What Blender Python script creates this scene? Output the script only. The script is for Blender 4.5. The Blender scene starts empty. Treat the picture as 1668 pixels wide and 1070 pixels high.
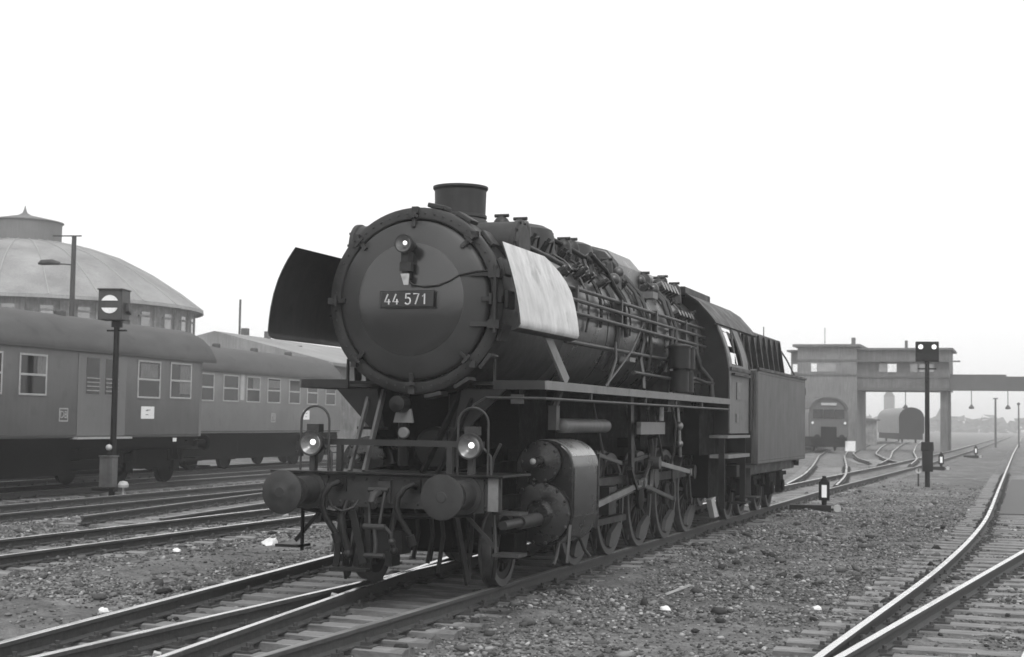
import bpy, math, random
import numpy as np
from mathutils import Vector, Matrix
R = math.radians
random.seed(7)
rng = np.random.default_rng(7)
scn = bpy.context.scene
col = scn.collection

# ------------------------------------------------------------------ camera, sky, sun, exposure
CAM = Vector((6.30335, -13.46874, 1.81559)); YAW, PIT, ROL = 0.33737, 0.0625, 0.01528
FOC = 2407.4
def camera():
    d0 = Vector((-math.sin(YAW), math.cos(YAW), 0)); r0 = Vector((math.cos(YAW), math.sin(YAW), 0)); u0 = Vector((0, 0, 1))
    d = d0*math.cos(PIT)+u0*math.sin(PIT); u = -d0*math.sin(PIT)+u0*math.cos(PIT)
    r = r0*math.cos(ROL)+u*math.sin(ROL); u = -r0*math.sin(ROL)+u*math.cos(ROL)
    cd = bpy.data.cameras.new('camera'); co = bpy.data.objects.new('camera', cd); col.objects.link(co)
    m = Matrix((r, u, -d)).transposed().to_4x4(); m.translation = CAM
    co.matrix_world = m
    cd.sensor_width = 36; cd.lens = 36*FOC/1668; cd.clip_start = .1; cd.clip_end = 8000
    cd.dof.use_dof = True; cd.dof.focus_distance = 17.5; cd.dof.aperture_fstop = 4.0
    scn.camera = co
camera()
SUN_EL, SUN_AZ = 52, 150          # azimuth clockwise from +Y
w = bpy.data.worlds.new('World'); scn.world = w; w.use_nodes = True
nt = w.node_tree; nt.nodes.clear()
sky = nt.nodes.new('ShaderNodeTexSky'); sky.sky_type = 'NISHITA'; sky.sun_disc = False
sky.sun_elevation = R(SUN_EL); sky.sun_rotation = R(SUN_AZ); sky.dust_density = 4; sky.air_density = 1
bw = nt.nodes.new('ShaderNodeRGBToBW')
veil = nt.nodes.new('ShaderNodeMath'); veil.operation = 'MULTIPLY_ADD'; veil.inputs[1].default_value = .45; veil.inputs[2].default_value = 6.8
bg = nt.nodes.new('ShaderNodeBackground'); bg.inputs['Strength'].default_value = .1
wo = nt.nodes.new('ShaderNodeOutputWorld')
nt.links.new(sky.outputs[0], bw.inputs[0]); nt.links.new(bw.outputs[0], veil.inputs[0]); nt.links.new(veil.outputs[0], bg.inputs['Color']); nt.links.new(bg.outputs[0], wo.inputs[0])
sl = bpy.data.lights.new('sun', 'SUN'); sl.energy = 1.0; sl.angle = R(22); sl.color = (1, 1, 1)
so = bpy.data.objects.new('sun', sl); col.objects.link(so)
sdir = Vector((math.sin(R(SUN_AZ))*math.cos(R(SUN_EL)), math.cos(R(SUN_AZ))*math.cos(R(SUN_EL)), math.sin(R(SUN_EL))))
so.rotation_euler = sdir.to_track_quat('Z', 'Y').to_euler()
vs = scn.view_settings; vs.view_transform = 'Standard'; vs.look = 'None'; vs.exposure = .5; vs.gamma = 1; vs.use_curve_mapping = False
scn.cycles.use_denoising = True
scn.cycles.volume_bounces = 3; scn.cycles.max_bounces = 8
scn.cycles.filter_width = 1.6

# ------------------------------------------------------------------ helpers
class MB:
    def __init__(s): s.v = []; s.f = []; s.m = []
    def add(s, vs, fs, mi=0):
        o = len(s.v); s.v += [tuple(p) for p in vs]; s.f += [tuple(i+o for i in f) for f in fs]; s.m += [mi]*len(fs); return s
    def bx(s, x0, x1, y0, y1, z0, z1, mi=0):
        return s.add([(x0,y0,z0),(x1,y0,z0),(x1,y1,z0),(x0,y1,z0),(x0,y0,z1),(x1,y0,z1),(x1,y1,z1),(x0,y1,z1)],
                     [(0,3,2,1),(4,5,6,7),(0,1,5,4),(1,2,6,5),(2,3,7,6),(3,0,4,7)], mi)
    def obx(s, c, sx, sy, sz, rot, mi=0):      # oriented box, rot = Matrix 3x3
        pts = [(-1,-1,-1),(1,-1,-1),(1,1,-1),(-1,1,-1),(-1,-1,1),(1,-1,1),(1,1,1),(-1,1,1)]
        vs = [Vector(c)+rot@Vector((a*sx/2,b*sy/2,d*sz/2)) for a,b,d in pts]
        return s.add(vs, [(0,3,2,1),(4,5,6,7),(0,1,5,4),(1,2,6,5),(2,3,7,6),(3,0,4,7)], mi)
    def bar(s, p0, p1, wd, th, up=(0,0,1), mi=0):
        p0, p1 = Vector(p0), Vector(p1); a = (p1-p0); L = a.length; a.normalize()
        b = a.cross(Vector(up)).normalized(); c = b.cross(a)
        return s.obx((p0+p1)/2, wd, L, th, Matrix((b, a, c)).transposed(), mi)
    def tube(s, pts, r, n=8, mi=0, closed=False, cap=True):
        P = [Vector(p) for p in pts]; N = len(P); rr = r if isinstance(r, (list, tuple)) else [r]*N
        T = []
        for i in range(N):
            a = P[(i+1) % N] if closed or i < N-1 else P[i]; b = P[i-1] if closed or i > 0 else P[i]
            T.append((a-b).normalized())
        ref = Vector((0,0,1)) if abs(T[0].z) < .9 else Vector((1,0,0))
        u = T[0].cross(ref).normalized(); vs = []
        for i in range(N):
            u = (u-T[i]*u.dot(T[i])).normalized(); q = T[i].cross(u)
            for k in range(n):
                t = 2*math.pi*k/n; vs.append(P[i]+(u*math.cos(t)+q*math.sin(t))*rr[i])
        fs = []
        for i in range(N if closed else N-1):
            j = (i+1) % N
            for k in range(n): fs.append((i*n+k, i*n+(k+1) % n, j*n+(k+1) % n, j*n+k))
        if cap and not closed: fs += [tuple(range(n-1,-1,-1)), tuple((N-1)*n+k for k in range(n))]
        return s.add(vs, fs, mi)
    def cyl(s, p0, p1, r0, r1=None, n=24, mi=0): return s.tube([p0, p1], [r0, r0 if r1 is None else r1], n, mi)
    def lathe(s, prof, o, ax, n=32, mi=0, a0=0, a1=2*math.pi):
        ax = Vector(ax).normalized(); ref = Vector((0,0,1)) if abs(ax.z) < .9 else Vector((1,0,0))
        u = ax.cross(ref).normalized(); q = ax.cross(u); o = Vector(o)
        full = abs(a1-a0-2*math.pi) < 1e-6; c = n if full else n+1; vs = []; fs = []
        for r, h in prof:
            for k in range(c):
                t = a0+(a1-a0)*k/n; vs.append(o+ax*h+(u*math.cos(t)+q*math.sin(t))*max(r, 1e-4))
        for i in range(len(prof)-1):
            for k in range(n):
                k2 = (k+1) % c; fs.append((i*c+k, i*c+k2, (i+1)*c+k2, (i+1)*c+k))
        return s.add(vs, fs, mi)
    def prism(s, poly, ax, a0, a1, mi=0):
        n = len(poly)
        def P(a, b, t): return {'x': (t,a,b), 'y': (a,t,b), 'z': (a,b,t)}[ax]
        vs = [P(a,b,a0) for a,b in poly]+[P(a,b,a1) for a,b in poly]
        fs = [tuple(range(n)), tuple(range(2*n-1, n-1, -1))]+[(i, n+i, n+(i+1) % n, (i+1) % n) for i in range(n)]
        return s.add(vs, fs, mi)
    def sph(s, c, r, n=16, mi=0, sz=1):
        return s.lathe([(r*math.sin(math.pi*i/n), -r*sz*math.cos(math.pi*i/n)) for i in range(n+1)], c, (0,0,1), n*2, mi)
    def build(s, name, mats, parent=None, bevel=0, ang=35, loc=None, recalc=True):
        me = bpy.data.meshes.new(name); me.from_pydata([tuple(p) for p in s.v], [], s.f)
        mats = mats if isinstance(mats, (list, tuple)) else [mats]
        for m in mats: me.materials.append(m)
        me.polygons.foreach_set('material_index', s.m)
        if recalc:
            import bmesh
            b = bmesh.new(); b.from_mesh(me); bmesh.ops.recalc_face_normals(b, faces=b.faces); b.to_mesh(me); b.free()
        me.polygons.foreach_set('use_smooth', [True]*len(me.polygons)); me.set_sharp_from_angle(angle=R(ang)); me.update()
        o = bpy.data.objects.new(name, me); col.objects.link(o)
        if parent: o.parent = parent
        if loc: o.location = loc
        if bevel:
            bm = o.modifiers.new('bevel', 'BEVEL'); bm.width = bevel; bm.segments = 2; bm.limit_method = 'ANGLE'; bm.angle_limit = R(40); bm.use_clamp_overlap = True
        return o
def tag(o, label=None, cat=None, group=None, kind=None):
    if label: o['label'] = label
    if cat: o['category'] = cat
    if group: o['group'] = group
    if kind: o['kind'] = kind
    return o
def thing(name, label, cat, loc=(0,0,0), rz=0, group=None):
    o = bpy.data.objects.new(name, None); o.empty_display_size = .2; col.objects.link(o); o.location = loc; o.rotation_euler = (0,0,rz)
    return tag(o, label, cat, group)
def copy_tree(o, parent=None):
    kids = list(o.children); c = o.copy(); col.objects.link(c); c.parent = parent
    for k in kids: copy_tree(k, c)
    return c

def mat(name, lo, hi, rough=.6, scale=3., metal=0., bump=0., bscale=40., streak=0., stretch=(1,1,1), rvar=.1, spec=.5, detail=6, dirt=None):
    """grey procedural paint or steel: base colour varies between lo and hi by noise; optional vertical streaks and dirt spots"""
    m = bpy.data.materials.new(name); m.use_nodes = True; t = m.node_tree; b = t.nodes['Principled BSDF']
    tc = t.nodes.new('ShaderNodeTexCoord'); mp = t.nodes.new('ShaderNodeMapping'); mp.inputs['Scale'].default_value = stretch
    t.links.new(tc.outputs['Object'], mp.inputs['Vector'])
    n = t.nodes.new('ShaderNodeTexNoise'); n.inputs['Scale'].default_value = scale; n.inputs['Detail'].default_value = detail; n.inputs['Roughness'].default_value = .65
    t.links.new(mp.outputs[0], n.inputs['Vector'])
    r = t.nodes.new('ShaderNodeValToRGB'); r.color_ramp.elements[0].position = .32; r.color_ramp.elements[1].position = .68
    r.color_ramp.elements[0].color = (lo,lo,lo,1); r.color_ramp.elements[1].color = (hi,hi,hi,1)
    t.links.new(n.outputs['Fac'], r.inputs[0]); out = r.outputs[0]
    if streak:
        mp2 = t.nodes.new('ShaderNodeMapping'); mp2.inputs['Scale'].default_value = (9,9,.7); t.links.new(tc.outputs['Object'], mp2.inputs['Vector'])
        n2 = t.nodes.new('ShaderNodeTexNoise'); n2.inputs['Scale'].default_value = 1.3; n2.inputs['Detail'].default_value = 5; t.links.new(mp2.outputs[0], n2.inputs['Vector'])
        r2 = t.nodes.new('ShaderNodeMapRange'); r2.inputs['From Min'].default_value = .35; r2.inputs['From Max'].default_value = .7; r2.inputs['To Min'].default_value = 1; r2.inputs['To Max'].default_value = 1-streak
        t.links.new(n2.outputs['Fac'], r2.inputs['Value'])
        mx = t.nodes.new('ShaderNodeVectorMath'); mx.operation = 'SCALE'; t.links.new(out, mx.inputs[0]); t.links.new(r2.outputs[0], mx.inputs['Scale']); out = mx.outputs[0]
    if dirt:
        n3 = t.nodes.new('ShaderNodeTexNoise'); n3.inputs['Scale'].default_value = dirt[0]; n3.inputs['Detail'].default_value = 8; t.links.new(tc.outputs['Object'], n3.inputs['Vector'])
        r3 = t.nodes.new('ShaderNodeMapRange'); r3.inputs['From Min'].default_value = .58; r3.inputs['From Max'].default_value = .72; r3.inputs['To Min'].default_value = 1; r3.inputs['To Max'].default_value = dirt[1]
        t.links.new(n3.outputs['Fac'], r3.inputs['Value'])
        mx = t.nodes.new('ShaderNodeVectorMath'); mx.operation = 'SCALE'; t.links.new(out, mx.inputs[0]); t.links.new(r3.outputs[0], mx.inputs['Scale']); out = mx.outputs[0]
    t.links.new(out, b.inputs['Base Color'])
    rr = t.nodes.new('ShaderNodeMapRange'); rr.inputs['To Min'].default_value = max(.03, rough-rvar); rr.inputs['To Max'].default_value = min(1, rough+rvar); rr.inputs['From Min'].default_value = .3; rr.inputs['From Max'].default_value = .7
    t.links.new(n.outputs['Fac'], rr.inputs['Value']); t.links.new(rr.outputs[0], b.inputs['Roughness'])
    b.inputs['Metallic'].default_value = metal; b.inputs['Specular IOR Level'].default_value = spec
    if bump:
        n4 = t.nodes.new('ShaderNodeTexNoise'); n4.inputs['Scale'].default_value = bscale; n4.inputs['Detail'].default_value = 5; t.links.new(tc.outputs['Object'], n4.inputs['Vector'])
        bp = t.nodes.new('ShaderNodeBump'); bp.inputs['Strength'].default_value = bump; bp.inputs['Distance'].default_value = .02
        t.links.new(n4.outputs['Fac'], bp.inputs['Height']); t.links.new(bp.outputs[0], b.inputs['Normal'])
    return m
def glow(name, v, st):
    m = bpy.data.materials.new(name); m.use_nodes = True; b = m.node_tree.nodes['Principled BSDF']
    b.inputs['Base Color'].default_value = (v,v,v,1); b.inputs['Emission Color'].default_value = (1,1,1,1); b.inputs['Emission Strength'].default_value = st; b.inputs['Roughness'].default_value = .2
    return m
M = dict(
 black=mat('black_steel', .004, .014, .48, 2.5, bump=.15, bscale=25, dirt=(6,.6), rvar=.15, spec=0.28),
 sbox=mat('smokebox_steel', .016, .038, .52, 2.2, bump=.12, bscale=22, rvar=.15, streak=.3, dirt=(4,.6), spec=0.4),
 door=mat('door_paint', .022, .038, .5, 1.6, bump=.04, bscale=11, rvar=.06, dirt=(3,.7)),
 grime=mat('oily_grime', .002, .006, .7, 5, bump=.4, bscale=30, rvar=.2, spec=0.06),
 boil=mat('boiler_cladding', .010, .09, .31, 2.2, streak=.7, bump=.05, bscale=10, dirt=(3,.5), spec=.65),
 edge=mat('worn_edge_paint', .10, .18, .55, 3, dirt=(5,.5)),
 defl=mat('faded_deflector_paint', .40, .70, .55, 2.6, streak=.2, dirt=(3.5,.55), stretch=(1,1,.6), bump=.1, bscale=6, detail=10),
 cyl=mat('cylinder_cladding', .010, .022, .24, 2, streak=.3, rvar=.1, spec=.55),
 cysheen=mat('painted_sky_sheen', .22, .45, .3, 5, metal=.5, streak=.2),  # pale tone stands in for sky reflected on the cylinder top
 cover=mat('oily_cover_steel', .010, .028, .3, 6, spec=.6, bump=.1, bscale=20, dirt=(8,.5)),
 rod=mat('bright_rod_steel', .14, .32, .42, 6, metal=.8, rvar=.12),
 wheel=mat('wheel_paint', .005, .015, .6, 4, dirt=(4,.6), spec=0.2),
 cwt=mat('counterweight_paint', .05, .085, .6, 4, spec=0.3),
 tyre=mat('tyre_steel', .06, .12, .45, 6, metal=.5),
 cab=mat('cab_paint', .07, .14, .5, 2.5, streak=.3, dirt=(5,.55)),
 tend=mat('tender_paint', .045, .10, .5, 1.6, streak=.45, dirt=(3,.65), spec=0.4),
 pipe=mat('pipe_steel', .018, .05, .45, 5, spec=0.35),
 beam=mat('buffer_beam_paint', .018, .036, .6, 3, dirt=(5,.5), spec=0.3),
 buff=mat('buffer_steel', .02, .04, .55, 5, dirt=(9,.6), rvar=.15, spec=0.3),
 white=mat('white_enamel', .7, .82, .4, 4, dirt=(8,.75)),
 pale=mat('pale_paint', .32, .45, .6, 4, dirt=(8,.6)),
 plate=mat('number_plate_black', .015, .022, .35, 4),
 digit=mat('plate_digit_metal', .5, .62, .4, 6),
 chrome=mat('reflector_metal', .75, .85, .12, 6, metal=1, rvar=.03),
 coal=mat('coal', .012, .035, .45, 8, bump=.6, bscale=20),
 railh=mat('rail_head_steel', .75, .9, .25, 8, metal=1, rvar=.08, stretch=(1,.2,1)),
 railr=mat('rail_rust', .030, .065, .8, 12, bump=.3),
 railo=mat('worn_rail_head', .22, .32, .5, 8, metal=.6, stretch=(1,.2,1)),
 wood=mat('sleeper_wood', .09, .28, .85, 4, bump=.5, bscale=35, stretch=(.35,7,2), dirt=(3,.35)),
 coach=mat('coach_paint', .125, .16, .42, .9, streak=.10, dirt=(3,.85)),
 coach_hazed=mat('hazed_coach_paint', .19, .24, .42, .9, streak=.10, dirt=(3,.85)),  # paler copy of coach paint, haze over the farther coach put into colour
 doorin=mat('sooty_door_paint', .008, .018, .2, 1.6, bump=.06, bscale=9, rvar=.05, spec=1.0, dirt=(3,.7)),
 roof=mat('coach_roof', .042, .085, .75, 2.5, dirt=(2,.7), stretch=(1,.4,1)),
 alu=mat('window_aluminium', .30, .42, .45, 6),
 under=mat('underframe_grime', .002, .006, .85, 5, spec=0.06),
 paper=mat('paper', .75, .82, .8, 3),
 ink=mat('ink', .12, .2, .8, 3),
 signal=mat('signal_black', .004, .012, .55, 4, dirt=(7,1.6), spec=0.2),
 sbody=mat('signal_box_paint', .035, .055, .5, 4, streak=.3),
 mastw=mat('mast_wood', .035, .06, .8, 6, stretch=(1,1,.2)),
 zinc=mat('dome_sheet_roof', .17, .32, .7, .35, streak=.25, dirt=(1.2,.8)),
 zincd=mat('dome_seam_sheet', .24, .31, .7, .5),
 cupola=mat('cupola_sheet', .10, .145, .7, .5, streak=.2),
 wallb=mat('old_brick_wall', .09, .26, .85, 1.6, streak=.4, dirt=(2,1.5)),
 brick=mat('tower_brick', .09, .16, .85, .9, streak=.35, dirt=(.8,.75)),
 render_=mat('tower_render', .15, .22, .85, .7, streak=.35, dirt=(.8,.8)),
 dark=mat('dark_void', .008, .014, .9, 4),
 girder=mat('girder_paint', .06, .09, .6, 1),
 rcar=mat('railcar_paint', .07, .10, .45, .8, streak=.2),
 wagl=mat('pale_wagon_side', .2, .28, .7, 1, streak=.3),
 foliage=mat('far_foliage', .04, .08, .9, .4),
 stone_far=mat('far_masonry', .14, .2, .9, .2),
)
def glass(name, v, rough, metal=0.):
    return mat(name, v*.8, v*1.2, rough, 1.5, metal=metal, rvar=.03, bump=.02, bscale=1.5)
M['pane'] = glass('window_glass', .012, .07)
M['paneb'] = glass('sky_mirroring_glass', .8, .09, 1)
M['panem'] = glass('dull_window_glass', .3, .25, .6)
M['curtain_glare'] = mat('curtain_glare', .10, .24, .9, 5, stretch=(1,6,1))
M['lit'] = glow('lamp_bulb', .9, .9)
M['lit2'] = glow('signal_light', .9, .9)
M['lens'] = mat('lamp_glass', .10, .16, .25, 5, metal=.2, rvar=.04)
M['lantern'] = glow('lantern_pane', .75, .12)

def text(s, size, m, parent, loc, rot, name='lettering', ext=.004):
    c = bpy.data.curves.new(name, 'FONT'); c.body = s; c.size = size; c.extrude = ext; c.align_x = 'CENTER'; c.align_y = 'CENTER'
    o = bpy.data.objects.new(name, c); col.objects.link(o)
    me = bpy.data.meshes.new_from_object(o.evaluated_get(bpy.context.evaluated_depsgraph_get())); bpy.data.objects.remove(o)
    me.name = name; me.materials.clear(); me.materials.append(m)
    o = bpy.data.objects.new(name, me); col.objects.link(o); o.parent = parent; o.location = loc; o.rotation_euler = rot
    return o
STROKE = {'4': [[(.34,1),(0,.26),(.62,.26)], [(.44,.52),(.44,0)]], '5': [[(.56,1),(.1,1),(.06,.56),(.3,.64),(.5,.56),(.58,.36),(.52,.12),(.3,0),(.12,.03),(0,.14)]],
          '7': [[(0,1),(.6,1),(.22,0)]], '1': [[(.08,.74),(.32,1),(.32,0)]]}
def digits(txt, x0, z0, h, y, r):
    m = MB(); x = x0
    for ch in txt:
        if ch == ' ': x += h*.42; continue
        for ln in STROKE[ch]: m.tube([(x+a*h*.92, y, z0+b*h) for a, b in ln], r, 8)
        x += h*(.85 if ch != '1' else .6)
    return m

# ------------------------------------------------------------------ ground
def vnoise(x, y, s, seed):
    x = np.asarray(x)*s+seed*17.3; y = np.asarray(y)*s-seed*9.1; xi = np.floor(x).astype(np.int64); yi = np.floor(y).astype(np.int64); fx = x-xi; fy = y-yi
    fx = fx*fx*(3-2*fx); fy = fy*fy*(3-2*fy)
    def h(a, b):
        n = (a*374761393+b*668265263+seed*982451653) & 0x7fffffff; n = ((n ^ (n >> 13))*1274126177) & 0x7fffffff; return ((n ^ (n >> 16)) & 0xffff)/65535.
    return (h(xi,yi)*(1-fx)+h(xi+1,yi)*fx)*(1-fy)+(h(xi,yi+1)*(1-fx)+h(xi+1,yi+1)*fx)*fy
def gz(x, y):
    x = np.asarray(x); y = np.asarray(y)
    bed = .05*np.exp(-((x-1.35)/.35)**2)*np.clip((y-.3)/1.5,0,1)-.045*np.clip((.62-np.abs(x+.35+.05*y*(y<5)))/.15,0,1)*(y < 9)
    bed = bed+.018*np.clip((x-3.9)/.5,0,1)*(x < 9)*np.clip((30-y)/6,0,1)+.03*(np.abs(x+7.05+.033*y) < 1.9)+.03*(np.abs(x+12.4+.07*(y-10)) < 1.8)
    return -.205+bed+.05*(vnoise(x,y,.9,1)-.5)+.05*(vnoise(x,y,3.1,2)-.5)+.02*(vnoise(x,y,7.,3)-.5)
def spaced(lo, hi, step, far):
    a = list(np.arange(lo, hi+1e-6, step)); s = step; b = [a[-1]]
    while b[-1] < far: s *= 1.25; b.append(b[-1]+s)
    s = step; c = [a[0]]
    while c[-1] > -far: s *= 1.25; c.append(c[-1]-s)
    return np.array(c[:0:-1]+a+b[1:])
def ground():
    xs = spaced(-16, 10, .12, 3000); ys = spaced(-7, 30, .12, 3000)
    X, Y = np.meshgrid(xs, ys); near = np.clip(1-(np.maximum(np.abs(X+3)-60, 0)+np.maximum(np.abs(Y-10)-90, 0))/200, 0, 1)
    Z = np.where(near > 0, gz(X, Y), -.205); Z = -.205+(Z+.205)*near
    nx = len(xs); i = np.arange(len(ys)-1)[:,None]*nx+np.arange(nx-1)[None]
    F = np.stack([i, i+1, i+nx+1, i+nx], -1).reshape(-1, 4)
    me = bpy.data.meshes.new('ground'); me.vertices.add(X.size); me.vertices.foreach_set('co', np.stack([X,Y,Z], -1).ravel())
    me.loops.add(F.size); me.loops.foreach_set('vertex_index', F.ravel().astype(np.int32)); me.polygons.add(len(F)); me.polygons.foreach_set('loop_start', np.arange(0, F.size, 4, dtype=np.int32))
    me.update(calc_edges=True); me.polygons.foreach_set('use_smooth', [True]*len(F))
    oil = np.exp(-(np.maximum(np.abs(X)-.9,0)/.35)**2)*np.clip((Y+8)/3,0,1)*np.clip((45-Y)/15,0,1)*.55+.35*np.exp(-(np.maximum(np.abs(X+7.1+.033*Y)-.9,0)/.4)**2)+.4*np.exp(-(np.maximum(np.abs(X+16.5+.07*Y)-3.2,0)/1.)**2)
    oil = np.clip(oil*(.6+.8*vnoise(X,Y,1.7,11)),0,.8); me.attributes.new('oil','FLOAT','POINT').data.foreach_set('value', oil.ravel().astype(np.float32))
    m = bpy.data.materials.new('yard_ground'); m.use_nodes = True; t = m.node_tree; b = t.nodes['Principled BSDF']; b.inputs['Roughness'].default_value = .95; b.inputs['Specular IOR Level'].default_value = .2
    tc = t.nodes.new('ShaderNodeTexCoord')
    def noise(sc, det=8, ro=.6):
        n = t.nodes.new('ShaderNodeTexNoise'); n.inputs['Scale'].default_value = sc; n.inputs['Detail'].default_value = det; n.inputs['Roughness'].default_value = ro; t.links.new(tc.outputs['Object'], n.inputs['Vector']); return n.outputs['Fac']
    def ramp(x, p0, p1, a, c):
        n = t.nodes.new('ShaderNodeMapRange'); n.inputs['From Min'].default_value = p0; n.inputs['From Max'].default_value = p1; n.inputs['To Min'].default_value = a; n.inputs['To Max'].default_value = c; t.links.new(x, n.inputs['Value']); return n.outputs[0]
    def mul(a, c):
        n = t.nodes.new('ShaderNodeMath'); n.operation = 'MULTIPLY'; t.links.new(a, n.inputs[0]); t.links.new(c, n.inputs[1]); return n.outputs[0]
    def mx(a, c):
        n = t.nodes.new('ShaderNodeMath'); n.operation = 'ADD'; t.links.new(a, n.inputs[0]); t.links.new(c, n.inputs[1]); return n.outputs[0]
    c = mul(ramp(noise(.35), .35, .7, .10, .19), ramp(noise(16, 8, .85), .32, .68, .3, 1.7))
    c = mul(c, ramp(noise(2.2), .35, .65, .7, 1.25))
    c = mx(c, ramp(noise(.55, 10, .7), .60, .72, 0, .16))
    c = mul(c, ramp(noise(.9, 9, .75), .34, .44, .45, 1))
    oa = t.nodes.new('ShaderNodeAttribute'); oa.attribute_name = 'oil'; c = mul(c, ramp(oa.outputs['Fac'], 0, 1, 1, .12))
    t.links.new(c, b.inputs['Base Color'])
    bp = t.nodes.new('ShaderNodeBump'); bp.inputs['Strength'].default_value = .8; bp.inputs['Distance'].default_value = .03; t.links.new(noise(22, 6, .7), bp.inputs['Height']); t.links.new(bp.outputs[0], b.inputs['Normal'])
    me.materials.append(m)
    o = bpy.data.objects.new('ground', me); col.objects.link(o); tag(o, kind='structure')
ground()

# ------------------------------------------------------------------ tracks
def resample(pts, step):
    P = [Vector((a, b)) for a, b in pts]
    d = [0.]
    for i in range(1, len(P)): d.append(d[-1]+(P[i]-P[i-1]).length)
    t = np.arange(0, d[-1]+1e-6, step); xs = [p.x for p in P]; ys = [p.y for p in P]
    # monotone-ish smoothing: interpolate then box blur
    X = np.interp(t, d, xs); Y = np.interp(t, d, ys); k = max(1, int(4/step))
    def blur(A):
        B = np.concatenate([A[0]-(np.arange(k, 0, -1))*(A[1]-A[0])*-1*-1, A, A[-1]+(np.arange(1, k+1))*(A[-1]-A[-2])]); return np.convolve(B, np.ones(2*k+1)/(2*k+1), 'valid')
    return blur(X), blur(Y)
PROF = [(-.036,-.004),(-.030,0),(.030,0),(.036,-.004),(.036,-.036),(.009,-.046),(.009,-.122),(.066,-.138),(.066,-.15),(-.066,-.15),(-.066,-.138),(-.009,-.122),(-.009,-.046),(-.036,-.036)]
def rail(X, Y, off, parent, head, name='rail'):
    tx = np.gradient(X); ty = np.gradient(Y); L = np.hypot(tx, ty); nx, ny = ty/L, -tx/L
    n = len(PROF); m = MB(); vs = []
    for i in range(len(X)):
        for u, z in PROF: vs.append((X[i]+nx[i]*(off+u), Y[i]+ny[i]*(off+u), z))
    fs = []; mi = []
    for i in range(len(X)-1):
        for k in range(n):
            fs.append((i*n+k, i*n+(k+1) % n, (i+1)*n+(k+1) % n, (i+1)*n+k)); mi.append(0 if k in (0, 1, 2) else 1)
    fs += [tuple(range(n)), tuple((len(X)-1)*n+k for k in range(n-1, -1, -1))]; mi += [1, 1]
    m.v = vs; m.f = fs; m.m = mi
    return m.build(name, [head, M['railr']], parent, ang=25)
def sleeper_mesh(half, plates, seed):
    m = MB(); r = random.Random(seed); n = 7; xs = [-half+2*half*i/(n-1) for i in range(n)]
    ring = []
    for x in xs:
        j = lambda a: r.uniform(-a, a)
        ring.append([(x,-.13+j(.012),-.31),(x,.13+j(.012),-.31),(x,.13+j(.012),-.165+j(.006)),(x,.05,-.150+j(.006)),(x,-.05,-.150+j(.006)),(x,-.13+j(.012),-.165+j(.006))])
    vs = sum(ring, []); k = 6
    fs = [(i*k+a, i*k+(a+1) % k, (i+1)*k+(a+1) % k, (i+1)*k+a) for i in range(n-1) for a in range(k)]+[tuple(range(k)), tuple((n-1)*k+a for a in range(k-1, -1, -1))]
    m.add(vs, fs, 0)
    for px in plates:
        m.bx(px-.19, px+.19, -.085, .085, -.16, -.137, 1)
        for sx in (-1, 1):
            m.bx(px+sx*.105-.035, px+sx*.105+.035, -.05, .05, -.137, -.105, 1)
            m.cyl((px+sx*.115, 0, -.105), (px+sx*.115, 0, -.075), .022, None, 6, 1)
    o = m.build('sleeper', [M['wood'], M['railr']], None, ang=40)
    me = o.data; bpy.data.objects.remove(o); return me
SLP = [sleeper_mesh(1.3, (-.7535, .7535), i) for i in range(6)]
def track(label, pts, head='railh', head2=None, left=True, right=True, sleepers=True, s_skip=None, wide=None, near=60):
    X, Y = resample(pts, .5)
    t = thing('railway_track', label, 'track'); t['kind'] = 'structure'
    if left: rail(X, Y, -.7535, t, M[head])
    if right: rail(X, Y, .7535, t, M[head2 or head])
    if sleepers:
        d = np.concatenate([[0], np.cumsum(np.hypot(np.diff(X), np.diff(Y)))]); s = .3; k = 0; far = MB()
        while s < d[-1]:
            x = np.interp(s, d, X); y = np.interp(s, d, Y); x2 = np.interp(s+.3, d, X); y2 = np.interp(s+.3, d, Y); a = math.atan2(y2-y, x2-x)-math.pi/2
            s += .64*random.uniform(.97, 1.03)
            if s_skip and s_skip[0] < y < s_skip[1]: continue
            if k < near:
                o = bpy.data.objects.new('sleeper', random.choice(SLP)); col.objects.link(o); o.parent = t
                o.location = (x+random.uniform(-.04,.04), y, random.uniform(-.008,.004)); o.rotation_euler = (0,0,a+random.uniform(-.012,.012)+(math.pi if random.random() < .5 else 0))
            elif y < 190:
                c, sn = math.cos(a), math.sin(a); vs = [(x+c*u-sn*v, y+sn*u+c*v, z) for u, v, z in [(-1.3,-.13,-.3),(1.3,-.13,-.3),(1.3,.13,-.3),(-1.3,.13,-.3),(-1.3,-.13,-.16),(1.3,-.13,-.16),(1.3,.13,-.16),(-1.3,.13,-.16)]]
                far.add(vs, [(4,5,6,7),(0,1,5,4),(1,2,6,5),(2,3,7,6),(3,0,4,7)])
            k += 1
        if far.v: tag(far.build('sleepers', M['wood'], t), kind='stuff')
    return t
def long_sleepers(parent, y0, y1, fx, plates_fn):
    y = y0; i = 0
    while y < y1:
        a, b = fx(y); c = (a+b)/2; me = sleeper_mesh((b-a)/2, [q-c for q in plates_fn(y)], 100+i)
        o = bpy.data.objects.new('sleeper', me); col.objects.link(o); o.parent = parent; o.location = (c+random.uniform(-.05,.05), y, random.uniform(-.008,.004)); o.rotation_euler = (0,0,random.uniform(-.015,.015))
        y += .62*random.uniform(.97,1.03); i += 1
def T1c(y): return 0.
xA = lambda y: -.67-.129*(y+3.6)
t1 = track('main track under the steam locomotive', [(0,-9),(0,24),(.02,30),(.25,42),(.6,59),(.82,75),(1.1,113),(1.2,145),(1.3,260),(1.35,420)], s_skip=(-9.5,6.2), head2='railo')
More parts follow.
